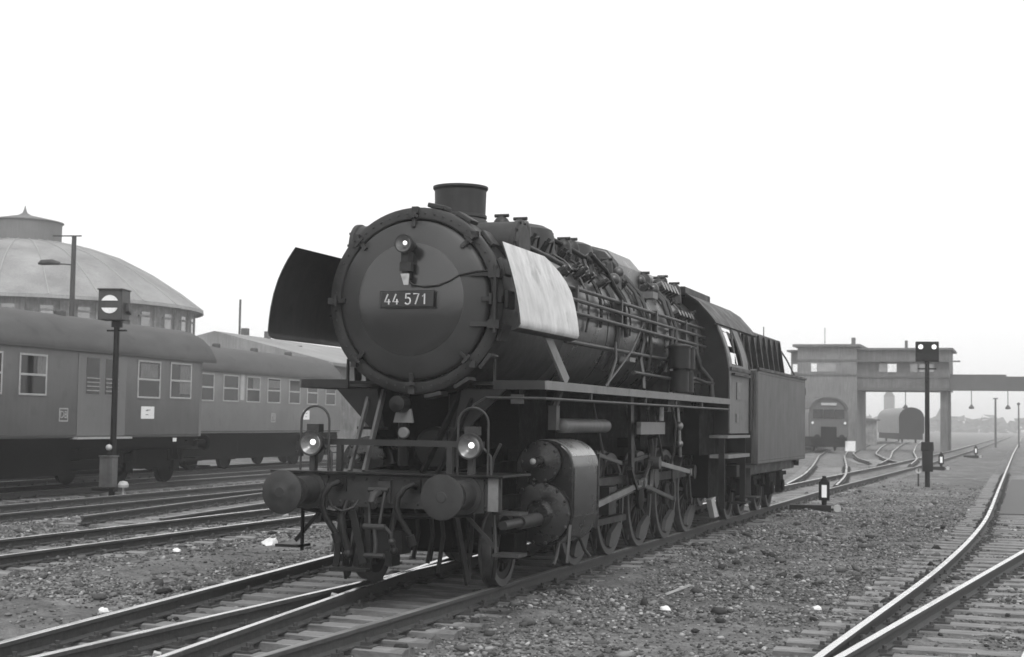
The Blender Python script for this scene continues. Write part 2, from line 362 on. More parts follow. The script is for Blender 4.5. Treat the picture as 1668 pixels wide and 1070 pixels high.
t1b = track('turnout branch beside the locomotive front, leaving to the left', [(xA(-9),-9),(xA(6),6),(xA(20),20),(-5.0,36),(-5.6,50)], s_skip=(-9.5,6.2))
long_sleepers(t1, -8.5, 6.1, lambda y: (xA(y)-1.25, 1.25), lambda y: [-.7535,.7535,xA(y)-.7535,xA(y)+.7535])
track('branch track curving away to the railcar', [(-.1,33),(-.85,42),(-2.3,55),(-5.2,79),(-8.6,112),(-9.6,130)], head='railh', near=40)
track('right hand track bending away beside the ballast', [(5.2,-9),(5.36,-3),(5.58,.67),(5.79,3.5),(6.0,7.8),(6.2,15),(6.22,20.2),(6.16,32),(5.9,97),(5.52,265),(5.2,420)], s_skip=(-9.5,15))
xF = lambda y: 4.87+.116*(y+1.5)+.75
t3 = track('turnout branch leaving to the right in the foreground', [(xF(-3.5),-3.5),(xF(2),2),(xF(10),10),(xF(20),20),(xF(60),60)], s_skip=(-9.5,15))
long_sleepers(t3, -7, 14.8, lambda y: (4.2+.04*max(y,-2), 8.0), lambda y: [4.75+.055*y-.02, xF(y)-.75])
track('first track left of the locomotive', [(-6.68,-6),(-6.95,3.3),(-7.2,11.4),(-8.0,40),(-9.5,100),(-11,190)], near=60)
track('turnout branch between the two tracks left of the locomotive', [(-9.02,9.3),(-9.8,14.4),(-11.5,25.5),(-12.6,34)], head='railo', near=30)
track('second track left of the locomotive', [(-11.1,-4),(-12.1,9.9),(-13,22.7),(-15.5,60),(-20,130),(-24,190)], head='railo', near=30)
TH = R(4.0)
P1 = Vector((-15.3167, 17.2785, 0)); P2 = Vector((-19.6025, 29.8973, 0))
cd = Vector((-math.sin(TH), math.cos(TH), 0)); cl = Vector((-math.cos(TH), -math.sin(TH), 0))
C1 = P1+cl*1.4; C2 = P2+cl*1.4
track('track under the nearer passenger coach', [tuple((C1+cd*s).xy) for s in (-14, 0, 40, 120)], head='railo', near=20)
track('track under the farther passenger coach', [tuple((C2+cd*s).xy) for s in (-14, 0, 40, 120)], head='railo', near=20)
track('siding curving left towards the low shed', [(-.9,66),(-2.2,73),(-4.4,90),(-6.9,121),(-9,150),(-11,185)], near=20)
track('siding leading to the far passenger wagon', [(-.0,62),(-.6,75),(-2.6,100),(-5.2,140),(-6.6,165),(-8,190)], near=20)

# ------------------------------------------------------------------ loose ballast stones
def stones():
    N = 520000
    x = rng.uniform(-15, 9, N); y = rng.uniform(-6, 44, N)
    dens = .12+1.1*np.clip((vnoise(x,y,.5,5)-.42)*4, 0, 1)
    def nearrail(xc, half): return np.abs(x-xc) < half
    dens = np.maximum(dens, np.where(nearrail(-7.0-.033*(y-3), 1.9), .95, 0)); dens = np.maximum(dens, np.where(nearrail(-12.4-.07*(y-10), 1.9), .8, 0))
    dens = np.maximum(dens, np.where((x > 1.6) & (x < 5), .35+.6*np.clip((vnoise(x,y,.8,8)-.35)*3, 0, 1), 0))
    dens = dens*np.clip((44-y)/22, 0, 1)
    d = np.hypot(x-CAM.x, y-CAM.y); keep = (rng.random(N) < dens*np.clip(24/d, .25, 1))
    lat = (x-CAM.x)*math.cos(YAW)+(y-CAM.y)*math.sin(YAW); dep = -(x-CAM.x)*math.sin(YAW)+(y-CAM.y)*math.cos(YAW)
    keep &= (np.abs(lat/np.maximum(dep,.1)) < .40) & (dep > 7)
    keep &= ~((x > 5.4) & (y > 21))
    x, y, d = x[keep], y[keep], d[keep]; n = len(x)
    s = rng.gamma(1.9, .0048, n)+.006; s = np.minimum(s, .045); big = rng.random(n) < .004; s = np.where(big, rng.uniform(.04,.085,n), s)
    base = np.array([(1,0,0),(0,1,0),(-1,0,0),(0,-1,0),(.45,.45,.75),(-.5,.4,.7),(-.4,-.5,.75),(.5,-.45,.7),(0,0,-.7)], float)
    F = np.array([(0,1,4),(1,5,4),(1,2,5),(2,6,5),(2,3,6),(3,7,6),(3,0,7),(0,4,7),(4,5,6),(4,6,7),(0,8,1),(1,8,2),(2,8,3),(3,8,0)])
    V = base[None]*(1+rng.uniform(-.35,.35,(n,9,3))); V[:,:,2] *= .75
    a = rng.uniform(0, 6.28, n); ca, sa = np.cos(a)[:,None], np.sin(a)[:,None]
    tl = rng.normal(0, .3, n)[:,None]
    vx, vy, vz = V[...,0]*1.25, V[...,1], V[...,2]; vz, vx = vz*np.cos(tl)-vx*np.sin(tl), vz*np.sin(tl)+vx*np.cos(tl)
    W = np.stack([(vx*ca-vy*sa)*s[:,None]+x[:,None], (vx*sa+vy*ca)*s[:,None]+y[:,None], vz*s[:,None]+(gz(x,y)+s*.22)[:,None]], -1)
    FF = (F[None]+(np.arange(n)*9)[:,None,None]).reshape(-1,3)
    me = bpy.data.meshes.new('ballast_stones'); me.vertices.add(n*9); me.vertices.foreach_set('co', W.ravel()); me.loops.add(FF.size); me.loops.foreach_set('vertex_index', FF.ravel().astype(np.int32))
    me.polygons.add(len(FF)); me.polygons.foreach_set('loop_start', np.arange(0, FF.size, 3, dtype=np.int32)); me.update(calc_edges=True)
    g = np.repeat(np.clip(np.exp(rng.normal(-2.2, .6, n)*np.where(big,1.25,1)), .02, .4), 9); ca_ = me.attributes.new('tone', 'FLOAT', 'POINT'); ca_.data.foreach_set('value', g)
    m = bpy.data.materials.new('ballast_stone'); m.use_nodes = True; t = m.node_tree; b = t.nodes['Principled BSDF']; b.inputs['Roughness'].default_value = .9
    at = t.nodes.new('ShaderNodeAttribute'); at.attribute_name = 'tone'; t.links.new(at.outputs['Fac'], b.inputs['Base Color']); me.materials.append(m)
    o = bpy.data.objects.new('ballast_stones', me); col.objects.link(o); tag(o, 'loose grey ballast stones and clinker lying between the tracks', 'ballast', kind='stuff')
stones()

# ------------------------------------------------------------------ steam locomotive
L = thing('steam_locomotive', 'large black steam locomotive with number plate 44 571 and pale smoke deflector, facing the camera', 'locomotive')
def part(m, name, mt, parent=None, bevel=0, ang=35, label=None):
    o = m.build(name, mt if not isinstance(mt, str) else M[mt], parent or L, bevel, ang)
    if label: o['label'] = label
    return o
BZ = 3.11
# --- front: beam, buffers
m = MB(); m.bx(-1.27, 1.27, .62, .66, .90, 1.235)
for x in np.linspace(-1.1, 1.1, 16):
    for z in (.95, 1.19): m.lathe([(.016,0),(.016,.006),(.008,.013),(0,.014)], (x,.62,z), (0,-1,0), 8)
beam = part(m, 'buffer_beam', 'beam')
for sx in (-1, 1):
    m = MB(); m.bx(sx*1.19-.055, sx*1.19+.055, .606, .62, .90, 1.235); part(m, 'beam_end_plate', 'edge', beam, label='pale plate at the end of the buffer beam')
m = MB(); m.bx(-1.31, 1.31, .55, 1.45, 1.24, 1.262); part(m, 'front_platform', 'black', bevel=.004)
for sx, dome in ((-1, .045), (1, .008)):
    x = sx*.875; m = MB()
    m.lathe([(.20,.62),(.20,.58),(.15,.575),(.145,.30),(.152,.295),(.152,.28),(.105,.278),(.10,.06)], (x,0,1.06), (0,1,0), 28)
    m.bx(x-.22, x+.22, .598, .618, .88, 1.22)
    b = part(m, 'buffer', 'buff')
    m = MB(); m.lathe([(0,-dome-.005),(.05,-dome-.004),(.055,-dome),(.12,-dome*.75),(.19,-dome*.3),(.222,.004),(.225,.014),(.22,.032),(.1,.06),(0,.06)], (x,0,1.06), (0,1,0), 40)
    part(m, 'buffer_head', 'buff', b)
# --- hook and screw coupling, hoses
m = MB(); m.bx(-.07,.07,.585,.62,.95,1.17); m.tube([(0,.62,1.06),(0,.42,1.06),(0,.33,1.03),(0,.29,.98),(0,.33,.93),(0,.39,.94)], [.045,.045,.042,.04,.036,.025], 8); part(m, 'draw_hook', 'buff')
m = MB()
for sx in (-.075, .075): m.tube([(sx,.45,1.09),(sx*.95,.40,.95),(sx*.8,.37,.80),(sx*.7,.36,.72)], .016, 8)
m.cyl((-.11,.45,1.09),(.11,.45,1.09),.026,None,10); m.cyl((-.12,.36,.72),(.12,.36,.72),.03,None,10); m.tube([(0,.36,.72),(.02,.36,.55),(.02,.35,.45)], .022, 8); m.cyl((-.1,.35,.43),(.12,.35,.43),.026,None,8)
m.tube([(.12,.36,.72),(.2,.33,.66),(.21,.33,.6)], .018, 8); m.sph((.21,.33,.58),.035,8)
part(m, 'screw_coupling', 'buff')
for x in (-.50, .34):
    m = MB(); m.tube([(x,.62,1.12),(x,.52,1.15),(x-.05,.44,1.12),(x-.10,.40,1.02),(x-.11,.39,.92),(x-.07,.40,.80),(x,.43,.68),(x+.03,.45,.62)], .032, 10); m.cyl((x+.02,.44,.64),(x+.05,.46,.54),.045,None,10); m.bx(x-.06,x+.06,.60,.62,1.06,1.2)
    part(m, 'brake_hose', 'black')
m = MB(); m.tube([(-.62,.56,.99),(-.55,.5,.9),(-.42,.48,.86),(-.3,.5,.9),(-.27,.55,.97)], .012, 6); part(m, 'coupling_chain', 'pipe')
# --- rail guards, steps
for sx in (-1, 1):
    m = MB(); m.bar((sx*.66,.9,.9),(sx*.70,1.22,.10),.10,.03,(1,0,0)); m.bar((sx*.66,1.45,.85),(sx*.70,1.24,.12),.06,.03,(1,0,0)); part(m, 'rail_guard', 'black')
m = MB(); m.bar((-.50,.66,.9),(-.55,.62,.26),.07,.025,(0,1,0)); m.bar((-.22,.66,.9),(-.17,.62,.26),.07,.025,(0,1,0)); m.bar((-.36,.6,.86),(-.2,.56,.32),.085,.03,(0,1,0)); m.bx(-.57,-.15,.50,.68,.24,.275)
part(m, 'front_step', 'black', bevel=.004)
for sx in (-1, 1):
    m = MB(); m.bar((sx*(1.12 if sx > 0 else 1.05),.82,.92),(sx*(1.15 if sx > 0 else 1.06),.84,.40),.05,.02,(1,0,0))
    for z in (.44, .86): m.bx((sx*1.30 if sx > 0 else -1.17)-.14, (sx*1.30 if sx > 0 else -1.17)+.14, .70, .98, z, z+.03)
    m.bar((sx*1.15,.86,.5),(sx*.75,.8,.92),.04,.02,(0,1,0))
    part(m, 'side_step', 'black' if sx < 0 else 'pipe')
m = MB(); m.bx(-.46,.46,1.35,2.9,.45,.92); m.bx(-.62,.62,1.62,1.70,.55,1.0); part(m, 'pilot_truck_frame', 'grime')
m = MB(); m.tube([(-1.0,.72,.86),(-.5,.74,.80),(.4,.74,.82),(.95,.72,.86)], .028, 8); part(m, 'brake_pipe', 'black')
m = MB(); m.tube([(-.42,.60,.95),(-.44,.52,.80),(-.40,.50,.60),(-.36,.52,.45)], .035, 8); m.sph((-.36,.52,.42),.05,8); part(m, 'brake_hose', 'black')
m = MB(); m.tube([(.14,.60,.95),(.16,.50,.82),(.13,.47,.62),(.16,.5,.5)], .03, 8); m.sph((.16,.5,.47),.045,8); part(m, 'brake_hose', 'black')
m = MB(); m.bx(-.12,.16,.70,.95,.42,.66); m.bx(.02,.10,.6,.8,.30,.45); part(m, 'air_valve', 'black')
for x, y, z0 in ((.46,1.0,.22),(.30,1.1,.30),(.54,1.5,.16),(-.62,1.35,.16),(.86,1.6,.12),(.05,1.3,.33),(.22,1.35,.30)):
    m = MB(); m.tube([(x,y,.95),(x+.03,y+.03,.6),(x-.02,y+.02,z0)], .024, 6); part(m, 'sand_pipe', 'black')
for sx in (-1, 1):
    m = MB(); m.bx(sx*.92-.10,sx*.92+.10,1.78,2.2,.32,.60); m.bx(sx*.9-.04,sx*.9+.04,1.5,2.5,.60,.68); m.bx(sx*.86-.05,sx*.86+.05,1.66,2.3,.85,1.0); part(m, 'axle_box', 'grime')
m = MB(); m.tube([(1.06,.9,1.28),(1.08,.9,1.42),(1.16,.9,1.58)], .016, 6); part(m, 'hand_lever', 'pipe')
# --- lamps
def headlight(x, y, z, r, fork):
    m = MB(); m.lathe([(r*.86,.0),(r,.0),(r*1.02,.02),(r*1.0,.06),(r*.82,.12),(r*.6,.20),(r*.55,.24),(0,.25)], (x,y,z), (0,1,0), 32)
    if fork: m.bx(x-.03,x+.03,y+.05,y+.13,1.262,z-r*.8); m.bx(x-.07,x+.07,y+.05,y+.17,z+r*.85,z+r*1.5); m.tube([(x+r*.9,y+.1,z-.02),(x+r*1.5,y+.1,z-.1),(x+r*1.6,y+.08,1.262)], .014, 6)
    else: m.bx(x-.04,x+.04,y+.05,y+.3,z-r*1.9,z-r*.8)
    h = part(m, 'headlight', 'buff')
    m = MB(); m.lathe([(r*.87,.006),(r*.8,.012),(r*.55,.05),(r*.3,.075),(0,.08)], (x,y,z), (0,1,0), 28); part(m, 'reflector', 'lens', h)
    m = MB(); m.sph((x+r*.12,y+.03,z+r*.08), r*.23, 10); part(m, 'bulb', 'lit', h)
    return h
headlight(-.90,.66,1.55,.135,1); headlight(.90,.66,1.55,.135,1)
for sx in (-1, 1):
    m = MB(); x = sx*.9+.015; pts = [(x-.165,.74,1.26),(x-.165,.74,1.78)]+[(x-.165*math.cos(t),.74,1.78+.165*math.sin(t)) for t in np.linspace(.2, math.pi-.2, 12)]+[(x+.165,.74,1.78),(x+.165,.74,1.26)]
    m.tube(pts, .013, 8); part(m, 'guard_hoop', 'pipe')
m = MB(); m.bx(-.95,1.0,.82,.85,1.535,1.60); m.bx(-.66,-.6,.80,.86,1.262,1.535); m.bx(.6,.66,.80,.86,1.262,1.535); part(m, 'cross_bar', 'beam')
# --- inclined struts, brackets, things below the smokebox
for sx in (-1, 1):
    m = MB(); m.bar((sx*.46,1.55,2.12),(sx*.33,.80,1.25),.085,.03,(1,0,0)); m.bar((sx*.63,1.55,2.12),(sx*.50,.80,1.25),.06,.03,(1,0,0)); part(m, 'smokebox_strut', 'cwt' if sx < 0 else 'grime')  # right strut's darker colour stands in for shade below the smokebox
    m = MB(); m.prism([(sx*1.0,2.15),(sx*.50,2.15),(sx*.42,1.72),(sx*.58,1.72)], 'y', 1.46, 1.50); m.bx(sx*.52-.14,sx*.52+.14,1.30,1.5,1.70,1.73); part(m, 'footplate_bracket', 'black')
m = MB(); m.prism([(-.23,1.78),(.0,1.78),(-.03,1.93),(-.19,1.93)], 'y', 1.30, 1.34); part(m, 'bell_housing', 'edge')
m = MB(); m.lathe([(0,0),(.05,.0),(.062,.01),(.062,.05),(0,.05)], (-.115,1.30,1.67), (0,1,0), 24); part(m, 'round_cap', 'edge')
m = MB(); m.lathe([(0,0),(.09,.02),(.09,.2),(0,.2)], (-.115,1.10,1.98), (0,1,0), 20); part(m, 'steam_fitting', 'black')
m = MB(); m.bx(-.45,.45,2.0,3.4,1.25,2.2); m.bx(-.9,.9,2.2,3.2,1.5,2.2); part(m, 'smokebox_saddle', 'grime')
for sx in (-1, 1):
    m = MB(); m.cyl((sx*.3,1.75,1.30),(sx*.3,1.75,2.1),.06,None,12); m.cyl((sx*.3,1.75,1.5),(sx*.3,1.75,1.6),.085,None,12); part(m, 'steam_pipe', 'black')
m = MB(); m.lathe([(0,0),(.2,.02),(.24,.06),(.24,.3),(0,.3)], (.05,1.75,1.5), (0,1,0), 20); part(m, 'inner_cylinder_cover', 'black')
# --- smokebox
m = MB(); m.lathe([(.885,1.305),(.90,1.292),(.985,1.29),(1.018,1.31),(1.022,1.36),(1.0,1.40),(1.0,3.7),(.985,3.72)], (0,0,BZ), (0,1,0), 72)
for k in range(56):
    t = 2*math.pi*k/56; m.lathe([(.013,0),(.012,.006),(0,.011)], (.955*math.cos(t),1.291,BZ+.955*math.sin(t)), (0,-1,0), 8)
sb = part(m, 'smokebox', 'sbox')
m = MB(); m.lathe([(0,1.10),(.12,1.102),(.24,1.110),(.36,1.123),(.46,1.138),(.54,1.154),(.59,1.166),(.615,1.174),(.70,1.200),(.79,1.232),(.835,1.25),(.862,1.266),(.870,1.29),(.870,1.33)], (0,0,BZ), (0,1,0), 96)
m.m = [1 if (k//96) < 7 else 0 for k in range(len(m.f))]
dr = part(m, 'smokebox_door', [M['door'], M['doorin']], ang=50)
for k in range(8):
    t = math.pi/2+k*math.pi/4; c, s = math.cos(t), math.sin(t)
    m = MB(); m.bar((.795*c,1.225,BZ+.795*s),(.985*c,1.262,BZ+.985*s),.045,.035,(0,1,0)); m.cyl((.91*c,1.30,BZ+.91*s),(.91*c,1.19,BZ+.91*s),.022,None,8)
    m.bar((.91*c-.06*s,1.21,BZ+.91*s+.06*c),(.91*c+.06*s,1.21,BZ+.91*s-.06*c),.03,.028,(0,1,0)); m.bx(.985*c-.035,.985*c+.035,1.24,1.30,BZ+.985*s-.035,BZ+.985*s+.035)
    part(m, 'door_clamp', 'sbox', dr)
for z in (BZ+.27, BZ-.27):
    m = MB(); m.bar((.68,1.20,z),(.90,1.25,z),.05,.03,(0,-1,0)); m.bx(.88,1.01,1.20,1.30,z-.045,z+.045); part(m, 'hinge', 'sbox', dr)
m = MB(); m.cyl((.955,1.22,BZ-.36),(.955,1.22,BZ+.36),.024,None,10); part(m, 'hinge_pin', 'sbox', dr)
for k in range(9):
    t = R(-78+19.5*k); c, s = math.cos(t)*1.05, math.sin(t)*1.05
    m = MB(); u = Vector((-math.sin(t),0,math.cos(t))); m.bar(Vector((c,1.42,BZ+s))-u*.1, Vector((c,1.42,BZ+s))+u*.1, .22, .05, (math.cos(t),0,math.sin(t))); part(m, 'side_cleat', 'sbox', sb, bevel=.01)
pl = MB(); pl.bx(-.29,.32,1.045,1.07,3.015,3.185); pl = part(pl, 'number_plate', 'plate', dr, bevel=.008)
part(digits('44 571', -.242, 3.045, .112, 1.043, .0085), 'plate_number', 'digit', pl)
m = MB(); m.tube([(-.305,1.055,3.01),(.335,1.055,3.01),(.335,1.055,3.19),(-.305,1.055,3.19)], .007, 6, closed=True); part(m, 'plate_rim', 'sbox', pl)
headlight(.0,.94,3.69,.10,0)
m = MB(); m.bx(-.035,.035,1.02,1.13,3.33,3.62); m.bx(-.06,.07,1.0,1.08,3.40,3.50); part(m, 'lamp_bracket', 'sbox', dr)
m = MB(); m.prism([(-.04,3.37),(0,3.25),(.05,3.25),(.06,3.37)], 'y', .985, 1.0); part(m, 'bright_tag', 'pale', dr)
m = MB(); m.tube([(.02,1.03,3.30),(.08,1.06,3.255),(.2,1.08,3.235),(.35,1.11,3.25),(.47,1.145,3.30),(.56,1.165,3.36),(.75,1.2,3.40),(1.0,1.25,3.42)], .011, 6); part(m, 'lamp_cable', 'black', dr)
# --- chimney and preheater
m = MB(); m.lathe([(.40,3.95),(.36,4.06),(.325,4.14),(.30,4.17),(.315,4.18),(.315,4.21),(.298,4.22),(.305,4.50),(.325,4.525),(.325,4.55),(.295,4.552),(.28,4.3)], (0,2.6,0), (0,0,1), 40); part(m, 'chimney', 'sbox')
m = MB(); m.lathe([(0,-.03),(.2,-.03),(.22,0),(.27,.005),(.27,.05),(.25,.06),(.25,1.94),(.27,1.95),(.27,1.995),(.22,2.0),(.2,2.03),(0,2.03)], (-1.0,1.95,3.78), (1,0,0), 28)
for sx in (-1, 1):
    for k in range(10): t = k*.628; m.lathe([(.016,0),(.016,.02),(0,.022)], (sx*1.0,1.95+.24*math.cos(t),3.78+.24*math.sin(t)), (sx,0,0), 6)
part(m, 'feedwater_heater', 'sbox')
# --- boiler
m = MB(); m.lathe([(.9,3.69),(.975,3.70),(.975,5.6),(.985,5.6),(.985,5.66),(.975,5.66),(.975,7.5),(.985,7.5),(.985,7.56),(.975,7.56),(.975,9.3)], (0,0,BZ), (0,1,0), 64)
bo = part(m, 'boiler', 'boil')
prof = [(1.0*math.cos(t), BZ+1.0*math.sin(t)) for t in np.linspace(-.25, math.pi+.25, 40)]+[(-.93,2.0),(.93,2.0)]
m = MB(); m.prism(prof, 'y', 9.3, 11.62); part(m, 'firebox', 'boil')
def dome(y, r, top, fl=.35, mt='sbox', name='dome', rx=0):
    m = MB(); m.lathe([(r*1.12,3.9),(r*1.05,4.02),(r,4.08),(r,top-r*fl),(r*.93,top-r*fl*.5),(r*.7,top-r*.08),(r*.3,top),(0,top+.005)], (rx,y,0), (0,0,1), 32); return part(m, name, mt)
dome(4.75,.46,4.40,.4,name='feed_dome'); dome(6.7,.42,4.41,.35,name='steam_dome')
m = MB(); m.prism([(-.62,3.85),(.62,3.85),(.60,4.15),(.42,4.36),(.2,4.42),(-.2,4.42),(-.42,4.36),(-.60,4.15)], 'y', 7.45, 8.85); part(m, 'sandbox', 'boil', bevel=.04)
m = MB(); m.prism([(-.45,3.9),(.45,3.9),(.45,4.20),(.30,4.30),(-.30,4.30),(-.45,4.20)], 'y', 9.05, 10.9); part(m, 'valve_casing', 'boil', bevel=.03)
# top clutter: valves, pipes
m = MB()
for y, x, z, r in ((3.35,.25,4.2,.12),(3.5,-.2,4.22,.14),(3.9,.3,4.2,.16),(5.35,.42,4.16,.12),(5.6,.1,4.25,.12),(5.9,.35,4.2,.14),(7.2,.5,4.1,.1),(9.0,.6,4.05,.13),(10.2,.55,4.1,.12),(11.1,.6,4.08,.13),(11.3,.35,4.25,.1)):
    m = MB(); m.cyl((x,y,3.85),(x,y,z),r,r*.85,14); m.sph((x,y,z),r*.85,8); m.cyl((x,y,z),(x,y,z+r*.9),.03,None,8); m.cyl((x-.09,y,z+r*.9),(x+.09,y,z+r*.9),.022,None,8); part(m, 'boiler_valve', 'sbox')
pass
def pt(*a):
    m = MB(); m.tube(*a); part(m, 'boiler_pipe', 'pipe' if min(q[2] for q in a[0]) < 3. else 'black')
pt([(.55,2.2,3.95),(.62,2.8,4.05),(.5,3.4,4.2),(.3,4.0,4.3),(.2,4.4,4.35)], .045, 10)
pt([(.75,2.3,3.88),(.8,3.2,3.82),(.82,4.4,3.75),(.8,5.2,3.80),(.6,5.7,4.0)], .032, 10)
pt([(.3,5.0,4.25),(.5,5.5,4.12),(.62,6.2,4.0),(.55,6.6,4.05)], .035, 10)
pt([(.72,5.6,4.08),(.8,6.1,3.9),(.86,6.3,3.7),(.98,6.35,3.5),(1.02,6.4,3.0)], .035, 8)
pt([(.6,7.5,4.0),(.85,7.5,3.72),(.98,7.5,3.35),(1.0,7.45,3.0),(.98,7.35,2.75),(1.06,7.2,2.5),(1.1,7.1,2.3)], .03, 8)
pt([(.6,7.8,4.0),(.86,7.8,3.72),(1.0,7.8,3.3),(1.02,7.8,2.9),(.95,7.9,2.6)], .03, 8)
pt([(.6,9.05,4.0),(.9,9.05,3.72),(1.04,9.05,3.3),(1.05,9.0,2.9),(.98,8.9,2.6)], .04, 8)
pt([(.65,9.25,4.0),(.93,9.25,3.72),(1.07,9.25,3.3),(1.06,9.2,2.9)], .03, 8)
pt([(1.03,10.75,3.4),(1.06,10.75,3.0),(1.1,10.9,2.75),(1.22,11.2,2.55),(1.25,11.2,2.2)], .045, 10)
pt([(1.0,5.9,2.9),(1.12,5.5,2.65),(1.2,5.0,2.45),(1.25,4.6,2.27)], .018, 6)
pt([(1.03,7.3,3.25),(1.12,6.3,2.8),(1.2,5.3,2.5),(1.26,4.5,2.27)], .016, 6)

m = MB()
for z, x in ((3.46,1.03),(3.31,1.055),(3.15,1.06)):
    m = MB(); m.cyl((x,3.5,z),(x,11.5,z-.02),.026,None,8); part(m, 'handrail_pipe', 'pipe')
for y in (3.9,6.0,8.0,10.0):
    m = MB(); m.bx(.97,1.07,y-.03,y+.03,3.12,3.49); part(m, 'pipe_bracket', 'pipe')
m = MB(); m.tube([(.99*math.sin(t),6.05,BZ+.995*math.cos(t)) for t in np.linspace(.4,2.2,14)], .05, 8); part(m, 'boiler_band', 'pipe')
for x in (-1,1):
    m = MB(); m.tube([(x*.97,3.7,2.80),(x*.99,9.2,2.80)], .03, 8); part(m, 'lower_boiler_pipe', 'pipe')
    m = MB(); m.tube([(x*1.08,6.6,2.52),(x*1.08,9.6,2.50),(x*1.08,11.4,2.50)], .025, 8); part(m, 'lower_boiler_pipe', 'pipe')
for q in ((.72,7.05,3.98,.08),(.76,8.95,3.90,.10),(.62,5.95,4.05,.09),(.80,6.5,3.82,.09),(.62,8.7,4.02,.08)):
    m = MB(); m.sph(q[:3],q[3],8); m.cyl((q[0],q[1],q[2]-.25),(q[0],q[1],q[2]),q[3]*.6,None,8); part(m, 'boiler_fitting', 'boil')
m = MB(); m.bx(.70,.95,8.2,8.5,3.70,3.80); part(m, 'boiler_lid', 'edge')
m = MB(); m.bx(.95,1.10,6.3,6.6,2.66,2.72); part(m, 'boiler_lid', 'edge')
for k in range(5):
    m = MB(); m.cyl((.55,9.75+.24*k,3.95),(.74,9.75+.24*k,4.04),.085,None,10); part(m, 'washout_plug', 'boil')
    m = MB(); m.cyl((.9,9.75+.24*k,3.55),(1.01,9.75+.24*k,3.6),.06,None,8); part(m, 'washout_plug', 'boil')
rb_ = random.Random(5)
for k in range(34):
    y = rb_.uniform(3.3, 11.3); a = rb_.uniform(.15, 1.05)*(1 if rb_.random() < .8 else -1); r0 = .985; px_, pz_ = r0*math.sin(a), BZ+r0*math.cos(a); h = rb_.uniform(.06,.16); r = rb_.uniform(.03,.075)
    nx_, nz_ = math.sin(a), math.cos(a)
    m = MB(); m.cyl((px_-nx_*.05,y,pz_-nz_*.05),(px_+nx_*h,y,pz_+nz_*h),r,r*.9,10); m.cyl((px_+nx_*h,y,pz_+nz_*h),(px_+nx_*(h+.05),y,pz_+nz_*(h+.05)),r*.55,None,8)
    if rb_.random() < .5: m.tube([(px_+nx_*h*.7,y,pz_+nz_*h*.7),(px_+nx_*(h+.02),y+.18,pz_+nz_*(h+.02)),(px_+nx_*.02,y+.3,pz_+nz_*.02)], .016, 6)
    part(m, 'boiler_fitting', rb_.choice(['sbox','black','black','boil']))
for k in range(7):
    y = rb_.uniform(3.6, 11); a0 = rb_.uniform(.2,.7); a1 = a0+rb_.uniform(.5,1.3); y1 = y+rb_.uniform(-.5,.5); r = rb_.uniform(.010,.022)
    pt([( (1.0+.03*math.sin(q*math.pi))*math.sin(a0+(a1-a0)*q), y+(y1-y)*q*q, BZ+(1.0+.03*math.sin(q*math.pi))*math.cos(a0+(a1-a0)*q)) for q in np.linspace(0,1,8)], r, 6)
# pumps on the footplate
for sx in (-1, 1):
    m = MB()
    for y in (8.9, 9.25): m.cyl((sx*1.2,y,2.3),(sx*1.2,y,2.62),.15,None,18); m.cyl((sx*1.2,y,2.66),(sx*1.2,y,2.98),.17,None,18); m.cyl((sx*1.2,y,2.62),(sx*1.2,y,2.66),.1,None,12); m.lathe([(.19,2.98),(.19,3.01),(.1,3.04),(0,3.05)], (sx*1.2,y,0), (0,0,1), 18)
    m.tube([(sx*1.2,9.5,2.5),(sx*1.2,10.0,2.55),(sx*1.22,10.8,2.5),(sx*1.22,11.4,2.5)], .03, 8)
    part(m, 'feed_pump', 'black')
